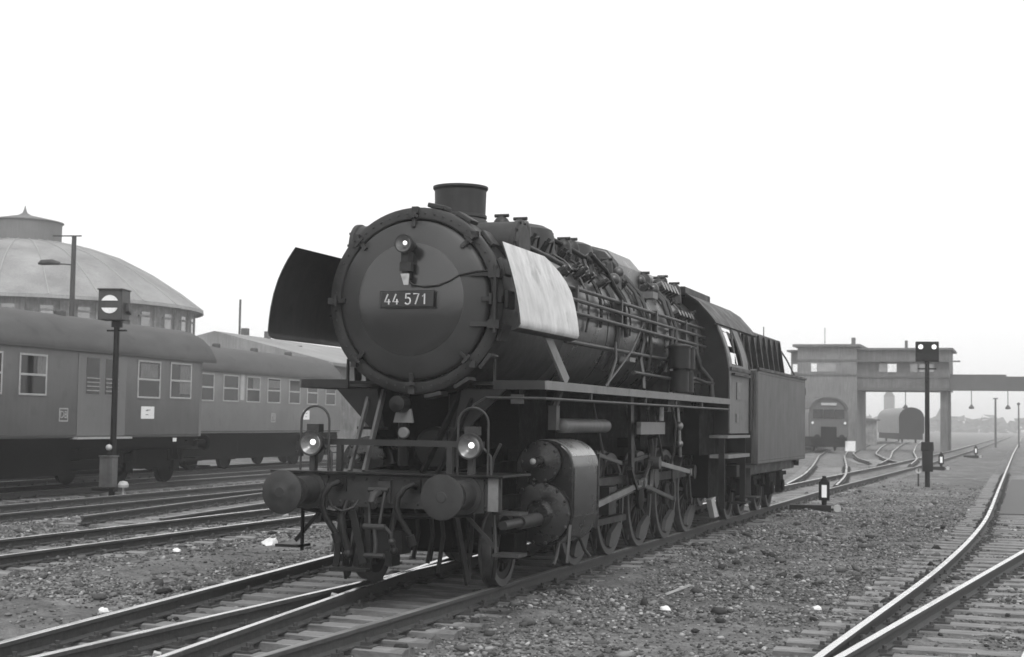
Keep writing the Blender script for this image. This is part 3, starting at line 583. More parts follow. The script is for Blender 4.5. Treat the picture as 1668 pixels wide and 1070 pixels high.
# --- smoke deflectors
def deflector(sx):
    zs = ([2.735,2.745,2.765,2.80] if sx > 0 else [2.655,2.665,2.69,2.74])+[2.86,3.0,3.15,3.3,3.42,3.52,3.60,3.66]; xs = [1.34,1.385,1.42,1.44]+[1.44-.25*((z-2.78)/.88)**(1.45 if sx > 0 else 2.5) for z in (2.86,3.0,3.15,3.3,3.42,3.52,3.60,3.66)]
    def ye(z): return 2.72+.10*(z-2.8)/.6 if z < 3.25 else 2.795-(.62*((z-3.25)/.41)**2.2)
    def y0(z): return .65+.12*(z-2.7)/.96
    n = 12; m = MB(); nr = len(zs)
    for side, mi, off in ((0, 0, 0.), (1, 1, -.014)):
        vs = [(sx*(xs[i]+off), y0(z)+(ye(z)-y0(z))*j/n, z+(0 if not side else -.004)) for i, z in enumerate(zs) for j in range(n+1)]
        fs = [(i*(n+1)+j, i*(n+1)+j+1, (i+1)*(n+1)+j+1, (i+1)*(n+1)+j) for i in range(nr-1) for j in range(n)]
        o = len(m.v); m.v += vs; m.f += [tuple(q+o for q in f) for f in fs]; m.m += [(1 if (k//n) < 2 else mi) for k in range(len(fs))]
    S = nr*(n+1); edge = [j for j in range(n+1)]+[i*(n+1)+n for i in range(1, nr)]+[(nr-1)*(n+1)+j for j in range(n-1,-1,-1)]+[i*(n+1) for i in range(nr-2,0,-1)]
    for a, b in zip(edge, edge[1:]+edge[:1]): m.f.append((a, b, b+S, a+S)); m.m.append(1)
    d = part(m, 'smoke_deflector', [M['defl'] if sx > 0 else M['sbox'], M['sbox']], ang=50, label='pale sheet on its outer face' if sx > 0 else 'dark sheet, inner face seen')
    m = MB(); q = 0 if sx > 0 else .6; m.bar((sx*1.28,1.95+q,2.80),(sx*1.42,2.32+q,2.26),.16,.03,(1,0,0)); m.bar((sx*1.25,2.10+q,2.80),(sx*1.36,2.48+q,2.26),.05,.04,(1,0,0)); part(m, 'deflector_stay', 'edge' if sx > 0 else 'black', d)
    m = MB()
    for y in (2.0, 2.5):
        m.bar((sx*.98,y,3.0),(sx*1.36,y,3.0),.05,.02); m.bar((sx*.9,y,3.5),(sx*1.22,y,3.45),.05,.02)
    part(m, 'deflector_bracket', 'black', d)
deflector(1); deflector(-1)
# --- footplate
for sx in (-1, 1):
    m = MB(); m.bx(min(sx*.55,sx*1.44), max(sx*.55,sx*1.44), 1.49, 11.6, 2.20, 2.235)
    f = part(m, 'footplate', 'black')
    m = MB(); m.bx(min(sx*1.44,sx*1.47), max(sx*1.44,sx*1.47), 1.48, 11.6, 2.155, 2.25); part(m, 'footplate_edge', 'edge', f)
    m = MB(); m.bx(min(sx*.88,sx*1.44), max(sx*.88,sx*1.44), 1.465, 1.489, 2.155, 2.25); m.bx(min(sx*.86,sx*.88),max(sx*.86,sx*.88),1.46,1.50,2.155,2.48); part(m, 'footplate_front_edge', 'beam', f)
    if sx < 0: continue
    m = MB(); m.tube([(sx*.80,1.40,2.06),(sx*1.35,1.40,2.06),(sx*1.44,1.48,2.06),(sx*1.45,2.0,2.06),(sx*1.45,11.55,2.07)], .016, 8)
    for y in (3.2, 5.8, 7.6, 9.4): m.bx(sx*1.45-.012, sx*1.45+.012, y-.02, y+.02, 2.06, 2.155)
    m.bx(sx*1.16-.07,sx*1.16+.07,1.39,1.42,2.0,2.10)
    part(m, 'conduit_pipe', 'pipe', f)
m = MB(); m.tube([(.80,1.40,2.06),(.78,1.1,1.98),(.9,.74,1.95)], .012, 6); part(m, 'handrail_pipes', 'pipe')
# --- frames
m = MB()
for sx in (-1, 1): m.prism([(.66,1.24),(.66,.92),(1.3,.92),(1.7,1.05),(2.5,1.0),(3.0,.62),(12.5,.62),(13.6,.9),(13.6,1.3),(2.9,1.35)], 'x', sx*.52-.045, sx*.52+.045)
m.bx(-.5,.5,3.0,13.2,.75,1.9); m.bx(-.85,.85,7.9,11.4,1.45,2.19); m.bx(-.8,.8,3.9,7.9,1.6,2.19); part(m, 'main_frame', 'grime')
# --- cylinders
for sx in (-1, 1):
    prof = [(sx*(1.08+.365*math.cos(t)), (1.30 if t < math.pi else .80)+.365*math.sin(t)) for t in np.linspace(0, 2*math.pi, 40, endpoint=False)]
    prof = [(sx*1.445,.80),(sx*1.445,1.30)]+[(sx*(1.10+.345*math.cos(t)), 1.30+.31*math.sin(t)) for t in np.linspace(.15, math.pi-.15, 14)]+[(sx*.755,1.30),(sx*.755,.80)]+[(sx*(1.10+.345*math.cos(t)), .80+.40*math.sin(t)) for t in np.linspace(math.pi+.15, 2*math.pi-.15, 16)]
    m = MB(); m.prism(prof, 'y', 2.55, 3.58); cy = part(m, 'cylinder', 'cyl', bevel=.015)
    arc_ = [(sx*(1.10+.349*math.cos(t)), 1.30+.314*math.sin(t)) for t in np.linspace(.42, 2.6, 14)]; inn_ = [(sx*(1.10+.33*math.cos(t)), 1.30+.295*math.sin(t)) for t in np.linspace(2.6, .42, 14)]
    m = MB(); m.prism(arc_+inn_, 'y', 2.60, 3.53); part(m, 'top_sheen_sheet', 'cysheen', cy)  # added sheet, its colour holds the highlight along the casing top
    m = MB(); m.bx(min(sx*1.446,sx*1.452),max(sx*1.446,sx*1.452),2.56,3.57,.74,.752); m.bx(min(sx*1.447,sx*1.455),max(sx*1.447,sx*1.455),2.56,2.585,.76,1.3); m.bx(min(sx*1.447,sx*1.455),max(sx*1.447,sx*1.455),3.545,3.57,.76,1.3); part(m, 'cladding_strip', 'cyl', cy)
    m = MB(); m.lathe([(0,-.13),(.06,-.13),(.07,-.08),(.15,-.06),(.21,-.05),(.235,-.045),(.235,0),(.2,.01)], (sx*1.08,2.5,1.36), (0,1,0), 28)
    for k in range(10): t = k*.628; m.lathe([(.018,0),(.018,.025),(0,.03)], (sx*1.08+.215*math.cos(t),2.45,1.36+.215*math.sin(t)), (0,-1,0), 6)
    m.cyl((sx*1.08,2.2,1.36),(sx*1.08,2.4,1.36),.055,None,12); vc = part(m, 'valve_cover', 'cover', cy)
    m = MB(); m.sph((sx*1.08,2.19,1.37),.035,10); part(m, 'valve_cap', 'pale', cy)
    m = MB(); m.lathe([(0,-.12),(.12,-.12),(.16,-.06),(.31,-.04),(.34,-.03),(.34,.03),(.3,.05)], (sx*1.08,2.5,.78), (0,1,0), 32)
    for k in range(14): t = k*.449; m.lathe([(.02,0),(.02,.03),(0,.035)], (sx*1.08+.335*math.cos(t),2.465,.78+.335*math.sin(t)), (0,-1,0), 6)
    part(m, 'cylinder_cover', 'cover', cy)
    m = MB(); m.cyl((sx*1.08,1.22,.72),(sx*1.08,2.0,.72),.05,None,14); m.cyl((sx*1.08,1.75,.72),(sx*1.08,2.45,.72),.075,None,14); part(m, 'tail_rod_tube', 'pipe', cy)
    m = MB(); m.cyl((sx*1.2,2.85,1.77),(sx*1.2,4.7,1.77),.085,None,18); m.sph((sx*1.2,2.85,1.77),.085,10); m.sph((sx*1.2,4.7,1.77),.085,10); part(m, 'oil_tank', 'cab')
    m = MB(); m.bx(sx*1.15-.05,sx*1.15+.05,2.66,2.78,1.72,2.0); m.tube([(sx*1.15,2.72,1.98),(sx*1.2,2.8,2.2)], .05, 8); part(m, 'steam_pipe', 'cab')
    for q in range(2): pass
    for q in ([(1.25,2.66,.46),(1.27,2.5,.3),(1.27,2.4,.22)],[(1.25,3.45,.46),(1.27,3.6,.3),(1.3,3.75,.2)],[(1.4,2.6,.7),(1.44,2.4,.4),(1.44,2.35,.25)]):
        m = MB(); m.tube([(sx*a,b,c) for a,b,c in q], .02, 6); part(m, 'drain_pipe', 'pipe', cy)
# --- wheels
def wheel_parts(rad, spokes, cw):
    h = bpy.data.objects.new('coupled_wheel' if cw else 'carrying_wheel', None)
    m = MB(); m.lathe([(rad-.16,.02),(rad-.075,.01),(rad-.075,.12),(rad-.16,.11),(rad-.16,.02)], (0,0,0), (1,0,0), 48); m.lathe([(0,-.03),(.16,-.02),(.17,.0),(.17,.15),(.1,.17),(0,.17)], (0,0,0), (1,0,0), 24)
    for k in range(spokes):
        t = 2*math.pi*k/spokes; c, s = math.cos(t), math.sin(t); m.bar((.07,.12*c,.12*s),(.065,(rad-.14)*c,(rad-.14)*s),.05,.06,(1,0,0))
    if cw: m.cyl((-.02,0,-.33),(.22,0,-.33),.10,None,14)
    hub = m.build('driving_wheel' if cw else 'pilot_wheel', M['wheel'])
    m = MB(); m.lathe([(rad-.08,.0),(rad-.004,.0),(rad+.002,.02),(rad,.105),(rad+.03,.115),(rad+.028,.135),(rad-.08,.135)], (0,0,0), (-1,0,0), 56); 
    m.v = [(x+.13,y,z) for x,y,z in m.v]
    m.build('tyre', M['tyre'], hub)
    if cw:
        m = MB(); a = np.linspace(R(90-cw), R(90+cw), 14); ro, ri = rad-.10, rad-.36
        poly = [(ro*math.cos(t), ro*math.sin(t)) for t in a]+[(math.cos(t)*(ri+.0), ri+.0+.02) for t in a[::-1] if abs(math.cos(t)) < .95]
        m.prism(poly, 'x', .10, .165); m.build('counterweight', M['cwt'], hub)
    bpy.data.objects.remove(h); return hub
CRANK = R(200)
WY = [4.72, 6.36, 8.0, 9.64, 11.2]
w0 = wheel_parts(.70, 14, 38)
first = True
for i, y in enumerate(WY):
    for sx in (1, -1):
        o = w0 if first else copy_tree(w0); first = False; o.parent = L; o.location = (sx*.70, y, .70); o.rotation_euler = (CRANK if sx > 0 else CRANK-R(90), 0, 0)
        if sx < 0: o.rotation_euler = (-(CRANK-R(90)), 0, math.pi)
p0 = wheel_parts(.425, 10, 0); p0.parent = L; p0.location = (.70, 1.98, .425)
p1 = copy_tree(p0, L); p1.location = (-.70, 1.98, .425); p1.rotation_euler = (0, 0, math.pi)
for y in WY:
    m = MB(); m.cyl((-.69,y,.7),(.69,y,.7),.1,None,14); part(m, 'axle', 'grime')
m = MB(); m.cyl((-.69,1.98,.425),(.69,1.98,.425),.08,None,14); part(m, 'axle', 'grime')
# --- rods and valve gear (both sides)
# crank pin of wheel local (y,z)=(0,-.33) rotated by CRANK about x
cy_, cz_ = .33*math.sin(CRANK), -.33*math.cos(CRANK)
for sx in (1, -1):
    a, b = (cy_, cz_) if sx > 0 else (.33*math.sin(CRANK-R(90)), -.33*math.cos(CRANK-R(90)))
    m = MB(); x = sx*.955
    m.bar((x,WY[0]+a,.7+b),(x,WY[4]+a,.7+b),.035,.12)
    for y in WY: m.cyl((x-.035,y+a,.7+b),(x+.035,y+a,.7+b),.12,None,18)
    part(m, 'coupling_rod', 'black')
    m = MB(); x = sx*1.06; ch = 5.3
    m.bar((x,ch,.80),(x,WY[2]+a,.7+b),.04,.12); m.cyl((x-.05,WY[2]+a,.7+b),(x+.05,WY[2]+a,.7+b),.15,None,18); m.cyl((x-.06,ch,.80),(x+.06,ch,.80),.1,None,14); part(m, 'connecting_rod', 'pipe')
    m = MB(); m.bx(x-.09,x+.09,ch-.18,ch+.18,.62,.98); m.cyl((x,3.58,.78),(x,ch,.78),.045,None,14); part(m, 'crosshead', 'black')
    m = MB(); m.bx(x-.06,x+.06,3.62,6.1,1.0,1.10); m.bx(x-.06,x+.06,3.62,6.1,.50,.58); part(m, 'slide_bars', 'black')
    m = MB(); m.bx(sx*1.30-.03,sx*1.30+.03,6.05,7.45,1.66,1.83); part(m, 'motion_bracket', 'edge')
    m = MB(); m.bar((sx*1.18,6.05,2.18),(sx*1.18,6.15,.95),.05,.16,(0,1,0)); m.bar((sx*1.2,5.95,1.2),(sx*1.2,6.3,.9),.05,.08,(1,0,0)); part(m, 'slide_bar_bracket', 'black')
    m = MB(); pts = [(sx*1.16, 7.35+.16*math.cos(t)-.16, 1.22+.42*math.sin(t)) for t in np.linspace(-1.2,1.2,9)]; m.tube(pts, .045, 8); m.cyl((sx*1.08,7.3,1.25),(sx*1.3,7.3,1.25),.09,None,14); part(m, 'expansion_link', 'pipe')
    for p0_, p1_, wd, ht, mt_ in (((1.2,4.3,.78),(1.2,6.75,.99),.03,.075,'rod'),((1.2,6.4,1.0),(1.22,8.5,.68),.03,.055,'pipe'),((1.2,6.7,.98),(1.18,7.2,1.25),.03,.05,'pipe'),((1.14,4.5,1.42),(1.14,5.8,1.27),.03,.05,'pipe'),((1.14,5.8,1.27),(1.14,7.2,1.35),.03,.05,'black'),((1.22,7.3,1.26),(1.22,9.6,1.06),.035,.065,'rod'),((1.2,9.6,1.06),(1.2,9.75,.6),.04,.07,'black')):
        m = MB(); m.bar((sx*p0_[0],p0_[1],p0_[2]),(sx*p1_[0],p1_[1],p1_[2]),wd,ht,(0,0,1)); m.cyl((sx*p0_[0]-.03,p0_[1],p0_[2]),(sx*p0_[0]+.03,p0_[1],p0_[2]),ht*.8,None,12); m.cyl((sx*p1_[0]-.03,p1_[1],p1_[2]),(sx*p1_[0]+.03,p1_[1],p1_[2]),ht*.8,None,12); part(m, 'valve_rod', mt_)
    m = MB(); m.bar((sx*1.2,4.35,.5),(sx*1.2,4.4,1.42),.03,.05,(1,0,0)); part(m, 'combination_lever', 'pipe')
    m = MB(); m.bar((sx*1.2,7.4,1.6),(sx*1.2,7.3,1.25),.03,.05,(1,0,0)); part(m, 'lifting_link', 'pipe')
    m = MB(); m.tube([(sx*1.2,7.0,1.85),(sx*1.2,6.9,2.0),(sx*1.2,7.15,2.15)], .02, 6); part(m, 'oil_pipe', 'pipe')
    m = MB(); m.tube([(sx*1.15,9.0,2.1),(sx*1.18,9.0,1.75),(sx*1.18,9.1,1.3)], .03, 8); m.sph((sx*1.18,9.0,1.78),.07,8); m.sph((sx*1.18,9.05,1.5),.06,8); part(m, 'check_valve', 'rod')
    m = MB(); m.tube([(sx*1.2,8.4,2.1),(sx*1.24,8.5,1.8),(sx*1.2,8.6,1.4),(sx*1.1,8.7,1.1)], .02, 6); part(m, 'oil_pipe', 'pipe')
    m = MB(); m.cyl((sx*1.2,7.7,1.85),(sx*1.2,7.7,2.05),.05,None,10); part(m, 'lubricator', 'rod')
    m = MB()
    for y in WY: m.bx(sx*.62-.05,sx*.62+.1,y-.72-.05,y-.72+.05,.35,1.1); m.bar((sx*.74,y-.74,.95),(sx*.74,y-.70,.35),.07,.05,(1,0,0))
    m.bx(sx*.6,sx*.66,4,11.2,.28,.34); part(m, 'brake_gear', 'grime')
    m = MB()
    for y in (5.5, 7.2, 8.8):
        m = MB(); m.tube([(sx*.8,y,2.1),(sx*.95,y+.1,1.3),(sx*.8,y+.3,.5),(sx*.77,y+.32,.12)], .02, 6); part(m, 'sand_pipe', 'pipe')
m = MB(); m.prism([(11.7,.52),(12.0,.20),(12.4,.20),(12.3,.25),(11.95,.55)], 'x', 1.05, 1.14); part(m, 'ash_chute', 'pale')
m = MB(); m.bx(-1.2,1.2,10.4,11.6,1.3,2.1); m.bx(-1.1,1.1,11.6,13.2,.55,1.6); part(m, 'ashpan', 'grime')
# --- cab
CABS = []
for sx in (-1, 1):
    cab = MB()
    x0, x1 = sorted((sx*1.45, sx*1.47))
    cab.bx(x0,x1,11.6,13.4,1.66,2.78)
    def slant(y0, y1, t0, t1):
        a = lambda t: (1.47+(1.20-1.47)*t**1.5, 2.78+(3.62-2.78)*t); n = 5
        for i in range(n):
            u, v = t0+(t1-t0)*i/n, t0+(t1-t0)*(i+1)/n; (xa,za),(xb,zb) = a(u), a(v)
            cab.add([(sx*xa,y0,za),(sx*xa,y1,za),(sx*xb,y1,zb),(sx*xb,y0,zb),(sx*(xa-.03),y0,za),(sx*(xa-.03),y1,za),(sx*(xb-.03),y1,zb),(sx*(xb-.03),y0,zb)], [(0,1,2,3),(7,6,5,4),(0,3,7,4),(1,5,6,2)])
    slant(11.6,11.85,0,1); slant(12.9,13.4,0,1); slant(11.85,12.9,0,.08); slant(11.85,12.9,.86,1)
    CABS.append(part(cab, 'cab_side', 'cab'))
cabo = CABS[1]
outl = [(1.44,1.66),(1.44,2.78),(1.36,3.2),(1.18,3.60),(.82,3.99),(.5,4.13),(0,4.19)]; outl = outl+[(-a,b) for a,b in outl[-2::-1]]
m = MB(); m.prism(outl, 'y', 11.625, 11.655); part(m, 'cab_front', 'black', cabo)
m = MB(); rp = [(1.27,3.54),(1.18,3.66),(.95,3.92),(.75,4.05),(.5,4.15),(.25,4.20),(0,4.22)]; rp = rp+[(-a,b) for a,b in rp[-2::-1]]; m.prism(rp+[(a*.97,b-.03) for a,b in rp[::-1]], 'y', 11.4, 15.3); rf = part(m, 'cab_roof', 'black', cabo)
m = MB(); m.bx(-.5,.5,12.4,14.6,4.14,4.27); 
for k in range(6): m.bx(-.9+.3*k,-.82+.3*k,11.5,15.2,4.00+.19*(1-abs(k-2.5)/2.5),4.07+.19*(1-abs(k-2.5)/2.5))
part(m, 'roof_vent', 'black', rf, bevel=.02)
for sx in (-1, 1):
    m = MB(); x = sx*1.49; m.bx(min(sx*1.472,sx*1.50),max(sx*1.472,sx*1.50),11.6,13.4,2.74,2.80); m.bx(min(sx*1.472,sx*1.53),max(sx*1.472,sx*1.53),11.75,13.3,2.66,2.70); part(m, 'cab_ledge', 'black', cabo)
    m = MB(); m.bx(min(sx*1.471,sx*1.482),max(sx*1.471,sx*1.482),12.2,12.62,2.25,2.55); part(m, 'cab_number_plate', 'plate', cabo)
    m = MB(); m.bx(min(sx*1.471,sx*1.482),max(sx*1.471,sx*1.482),12.15,12.4,1.85,2.0); part(m, 'cab_small_plate', 'plate', cabo)
    m = MB(); m.bx(min(sx*1.2,sx*1.52),max(sx*1.2,sx*1.52),11.2,13.3,1.58,1.63); m.bx(min(sx*1.2,sx*1.52),max(sx*1.2,sx*1.52),11.25,13.25,1.24,1.30); part(m, 'cab_step', 'edge', cabo)
    m = MB(); m.bar((sx*1.4,11.25,1.58),(sx*1.4,11.3,.4),.03,.1,(1,0,0)); part(m, 'step_hanger', 'black', cabo)
    m = MB(); m.bar((sx*1.4,13.2,1.58),(sx*1.4,13.2,.4),.03,.1,(1,0,0)); m.bx(min(sx*1.25,sx*1.52),max(sx*1.25,sx*1.52),12.9,13.4,.4,.43); part(m, 'step_hanger', 'black', cabo)
    m = MB(); m.cyl((sx*1.50,13.42,1.7),(sx*1.50,13.42,2.75),.018,None,8); m.cyl((sx*1.5,13.42,2.75),(sx*1.28,13.42,3.5),.015,None,8); part(m, 'cab_grab_rail', 'pipe', cabo)
    m = MB(); 
    for z0, z1, y0, y1 in ((2.86,3.06,11.87,12.45),(3.17,3.42,11.87,12.25)):
        xx = lambda z: 1.455-.27*((z-2.78)/.84)**1.5
        m.add([(sx*xx(z0),y0,z0),(sx*xx(z0),y1,z0),(sx*xx(z1),y1,z1),(sx*xx(z1),y0,z1),(sx*(xx(z0)-.02),y0,z0),(sx*(xx(z0)-.02),y1,z0),(sx*(xx(z1)-.02),y1,z1),(sx*(xx(z1)-.02),y0,z1)], [(0,1,2,3),(7,6,5,4),(0,3,7,4),(1,5,6,2),(0,4,5,1),(3,2,6,7)])
    part(m, 'cab_window_pane', 'paneb', cabo)
    m = MB(); m.bar((sx*1.44,12.3,2.86),(sx*1.25,12.75,3.5),.10,.03,(1,0,0)); part(m, 'cab_window_sash', 'pipe', cabo)
m = MB(); m.bx(-1.0,1.0,11.66,11.84,2.2,3.7); m.bx(-1.4,1.4,11.66,13.5,2.0,2.05); part(m, 'backhead', 'grime', cabo)

# ------------------------------------------------------------------ tender
T = thing('tender', 'dark boxy coal tender coupled behind the cab of the steam locomotive', 'tender', (0, 14.2, 0))
def tp(m, name, mt, parent=None, bevel=0):
    o = m.build(name, M[mt], parent or T, bevel); return o
m = MB(); m.bx(-1.5,1.5,0,6.2,1.06,2.86); tank = tp(m, 'water_tank', 'tend', bevel=.03)
m = MB()
for sx in (-1,1): m.bx(sx*1.5-.02,sx*1.5+.025,-.02,6.22,2.84,2.89)
m.bx(-1.5,1.5,6.16,6.23,2.84,2.89); tp(m, 'tank_rim', 'black', tank)
m = MB()
for y in np.arange(.15, 6.1, .11):
    for sx in (-1,1): m.lathe([(.010,0),(.008,.006),(0,.008)], (sx*1.5,y,2.78), (sx,0,0), 6); m.lathe([(.010,0),(.008,.006),(0,.008)], (sx*1.5,y,1.14), (sx,0,0), 6)
tp(m, 'rivets', 'tend', tank)
m = MB()
for sx in (-1,1):
    m.bx(sx*.97-.02,sx*.97+.02,1.2,5.8,2.86,3.70)
    for y in np.linspace(1.5, 5.6, 7): m.prism([(sx*.99,2.87),(sx*1.14,2.87),(sx*1.02,3.66),(sx*.99,3.66)], 'y', y-.03, y+.03)
m.bx(-.95,.95,5.78,5.82,2.86,3.72); m.bx(-.95,.95,1.2,1.24,2.86,3.5); bk = tp(m, 'coal_bunker', 'black')
m = MB(); nx_, ny_ = 14, 34; vs = []
for i in range(nx_+1):
    for j in range(ny_+1):
        x = -.94+1.88*i/nx_; y = 1.26+4.5*j/ny_; vs.append((x, y, 3.35+.52*(1-(x/.96)**2)*(.6+.4*math.sin(j*1.3)*math.sin(i*.9))+random.uniform(-.10,.10)))
m.add(vs, [(i*(ny_+1)+j, (i+1)*(ny_+1)+j, (i+1)*(ny_+1)+j+1, i*(ny_+1)+j+1) for i in range(nx_) for j in range(ny_)]); tp(m, 'coal', 'coal')
m = MB(); m.bx(-1.42,1.42,-.22,-.02,1.1,2.8); m.bx(-1.2,1.2,-.5,6.5,.85,1.06); tp(m, 'tender_front', 'black')
m = MB(); m.bx(-1.3,1.3,6.55,6.6,.9,1.2); m.bx(-1.3,1.3,6.2,6.6,1.0,1.05); tp(m, 'rear_buffer_beam', 'beam')
for sx in (-1,1):
    m = MB(); m.cyl((sx*.875,6.6,1.06),(sx*.875,7.0,1.06),.12,None,18); m.lathe([(.22,.0),(.22,.03),(0,.05)], (sx*.875,7.0,1.06), (0,1,0), 24); tp(m, 'buffer', 'buff')
m = MB()
for sx in (-1.25,1.25): m.cyl((sx,6.26,1.2),(sx,6.26,2.8),.02,None,8)
for z in np.arange(1.4,2.8,.3): m.cyl((.9,6.26,z),(1.25,6.26,z),.014,None,6)
m.bx(1.42,1.5,6.22,6.3,2.5,2.66); tp(m, 'ladder', 'pipe')
m = MB()
for sx in (-1,1):
    m = MB(); m.tube([(sx*.99,5.85,3.5),(sx*1.1,6.0,3.3),(sx*1.3,6.1,2.88)], .018, 6); tp(m, 'grab_rail', 'pipe')
m = MB(); m.cyl((.7,5.3,3.7),(.7,5.3,4.0),.012,None,6); tp(m, 'lamp_iron', 'pipe')
m = MB()
for y in (.6, 2.0, 3.9, 5.3):
    for sx in (-1,1): m.bx(sx*1.05-.06,sx*1.05+.06,y-.2,y+.2,.34,.78); m.cyl((sx*1.02,y,.5),(sx*1.16,y,.5),.12,None,14); m.bx(sx*1.1-.04,sx*1.1+.04,y-.45,y+.45,.72,.80)
for y in (1.3, 4.6):
    for sx in (-1,1): m.prism([(y-1.3,.9),(y-1.2,.6),(y-.5,.5),(y+.5,.5),(y+1.2,.6),(y+1.3,.9)], 'x', sx*1.0-.03, sx*1.0+.03)
    m.bx(-1,1,y-.4,y+.4,.5,.9)
tp(m, 'bogie_frame', 'grime')
wt = wheel_parts(.5, 0, 0); wt.name = 'tender_wheel'; firstw = True
m = MB(); m.lathe([(.1,.07),(.43,.05),(.43,.09)], (0,0,0), (1,0,0), 32); m.build('wheel_disc', M['wheel'], wt)
for y in (.6, 2.0, 3.9, 5.3):
    for sx in (1, -1):
        o = wt if firstw else copy_tree(wt); firstw = False; o.parent = T; o.location = (sx*.70, y, .5); o.rotation_euler = (0,0,0 if sx > 0 else math.pi)
m = MB(); m.tube([(1.3,-.2,2.0),(1.42,-.12,1.9),(1.42,-.12,1.2)], .02, 6); m.bx(1.1,1.5,-.1,.3,.45,.48); m.bar((1.3,.1,.45),(1.3,.1,1.0),.03,.1,(1,0,0)); tp(m, 'tender_step', 'pipe')

# ------------------------------------------------------------------ passenger coaches
def coach(label, C, s0, s1, wins, paper=None, emblem=None, doors=(), over=0., seed=0, paint='coach'):
    r = random.Random(seed); c = thing('passenger_coach', label, 'coach', C, TH, 'passenger coaches behind the left tracks')
    HW = 1.4; Z0, Z1, ZR = 1.25, 3.42, 4.30
    m = MB(); m.prism([(HW-.03,Z0),(HW,Z0+.06),(HW,Z1),(-HW,Z1),(-HW,Z0+.06),(-HW+.03,Z0)], 'y', s0, s1)
    if over: m.bx(-1.05,1.05,s1,s1+over-.05,Z0,Z1)
    b = m.build('body', M[paint], c)
    arc = [(HW+.05,Z1-.06),(HW+.06,Z1),(1.38,Z1+.16),(1.25,Z1+.38),(1.0,Z1+.60),(.65,Z1+.78),(.3,ZR-.02),(0,ZR)]; arc = arc+[(-a,z) for a,z in arc[-2::-1]]
    m = MB(); m.prism(arc, 'y', s0-.05, s1+over); rf = m.build('roof', M['roof'], c, ang=40)
    for s in np.arange(s0+1.2, s1, 3.1):
        m = MB(); m.lathe([(.0,.12),(.12,.12),(.15,.08),(.15,-.1)], (.35,s,ZR-.03), (0,0,1), 14); m.build('roof_vent', M['roof'], rf)
    m = MB(); m.bx(HW+.055,HW+.075,s0,s1+over*.97,Z1-.09,Z1-.05); m.bx(HW+.001,HW+.012,s0,s1,Z0+.05,Z0+.08)
    m.build('rain_strip', M['roof'], b)
    for a, e, z0, z1, cur in wins:
        m = MB(); x0, x1 = HW+.002, HW+.022; t = .045
        m.bx(x0,x1,a,e,z0,z0+t); m.bx(x0,x1,a,e,z1-t,z1); m.bx(x0,x1,a,a+t,z0+t,z1-t); m.bx(x0,x1,e-t,e,z0+t,z1-t); zm = z0+(z1-z0)*.5; m.bx(x0,x1-.004,a+t,e-t,zm-.025,zm+.025)
        wn = m.build('window', M['alu'], c, bevel=.004)
        m = MB(); m.bx(HW-.02,HW+.006,a+t*.6,e-t*.6,z0+t*.6,z1-t*.6); m.build('pane', M['pane'], wn)
        if cur:
            m = MB(); q = a+t+(e-a-2*t)*cur[0]; m.bx(HW+.006,HW+.009,q,a+t+(e-a-2*t)*cur[1],z0+t+(z1-z0-2*t)*cur[2],z0+t+(z1-z0-2*t)*cur[3]); m.build('curtain_glare', M['curtain_glare'], wn)  # pale patch: curtain, in one window a glass reflection put into colour
    for a, e in doors:
        m = MB(); m.bx(HW+.002,HW+.014,a,e,Z0+.05,Z1-.12); d = m.build('door', M['coach'], c, bevel=.004)
        w_ = (e-a); m = MB()
        for f0, f1 in ((.16,.42),(.55,.80)): m.bx(HW+.015,HW+.020,a+w_*f0,a+w_*f1,2.32,3.2)
        m.build('pane', M['pane'], d)
        m = MB()
        for f0 in (.16,.55):
            for z in np.arange(2.4,2.75,.1): m.cyl((HW+.04,a+w_*f0,z),(HW+.04,a+w_*(f0+.26),z),.012,None,6)
        m.build('handrail', M['alu'], d)
        m = MB(); m.bx(HW-.1,HW+.12,a-.1,e+.2,Z0-.03,Z0+.02); m.build('step', M['alu'], d)
        for k in range(3):
            m = MB(); m.bx(HW-.35+.05*k,HW-.02+.02*k,a+.2,e-.1,Z0-.3-.26*k,Z0-.27-.26*k); m.build('step', M['under'], d)
    if paper:
        m = MB(); m.bx(HW+.002,HW+.006,paper[0],paper[1],paper[2],paper[3]); pb = m.build('paper_notice', M['paper'], c)
        m = MB(); w_, h_ = paper[1]-paper[0], paper[3]-paper[2]
        for fz, f0, f1 in ((.68,.4,.7),(.62,.35,.5),(.3,.35,.55)): m.bx(HW+.0065,HW+.009,paper[0]+w_*f0,paper[0]+w_*f1,paper[2]+h_*fz,paper[2]+h_*(fz+.06))
        m.build('faint_writing', M['ink'], pb)
    if emblem is not None:
        m = MB(); x = HW+.003; a, z = emblem, 1.80; t = .03
        for b0, b1, z0, z1 in ((-.19,.19,-.16,-.13),(-.19,.19,.13,.16),(-.19,-.16,-.13,.13),(.16,.19,-.13,.13)): m.bx(x,x+.005,a+b0,a+b1,z+z0,z+z1)
        em = m.build('emblem', M['alu'], c); text('DB', .24, M['alu'], em, (x+.004,a,z), (R(90),0,R(90)), ext=.002)
    # underframe and bogies
    m = MB(); m.bx(-1.3,1.3,s0+.1,s1-.1,1.0,1.25); m.bx(-1.15,1.15,s0+3,s1-3.9,.35,1.0); m.bx(-.9,.9,s0+.5,s1-.3,.75,1.0)
    for k in range(4): y = s1-4.6-1.3*k; m.bx(.6,1.15,y-.4,y+.4,.5,1.02); m.bx(-1.15,-.6,y-.4,y+.4,.5,1.02)
    m.build('underframe', M['under'], c)
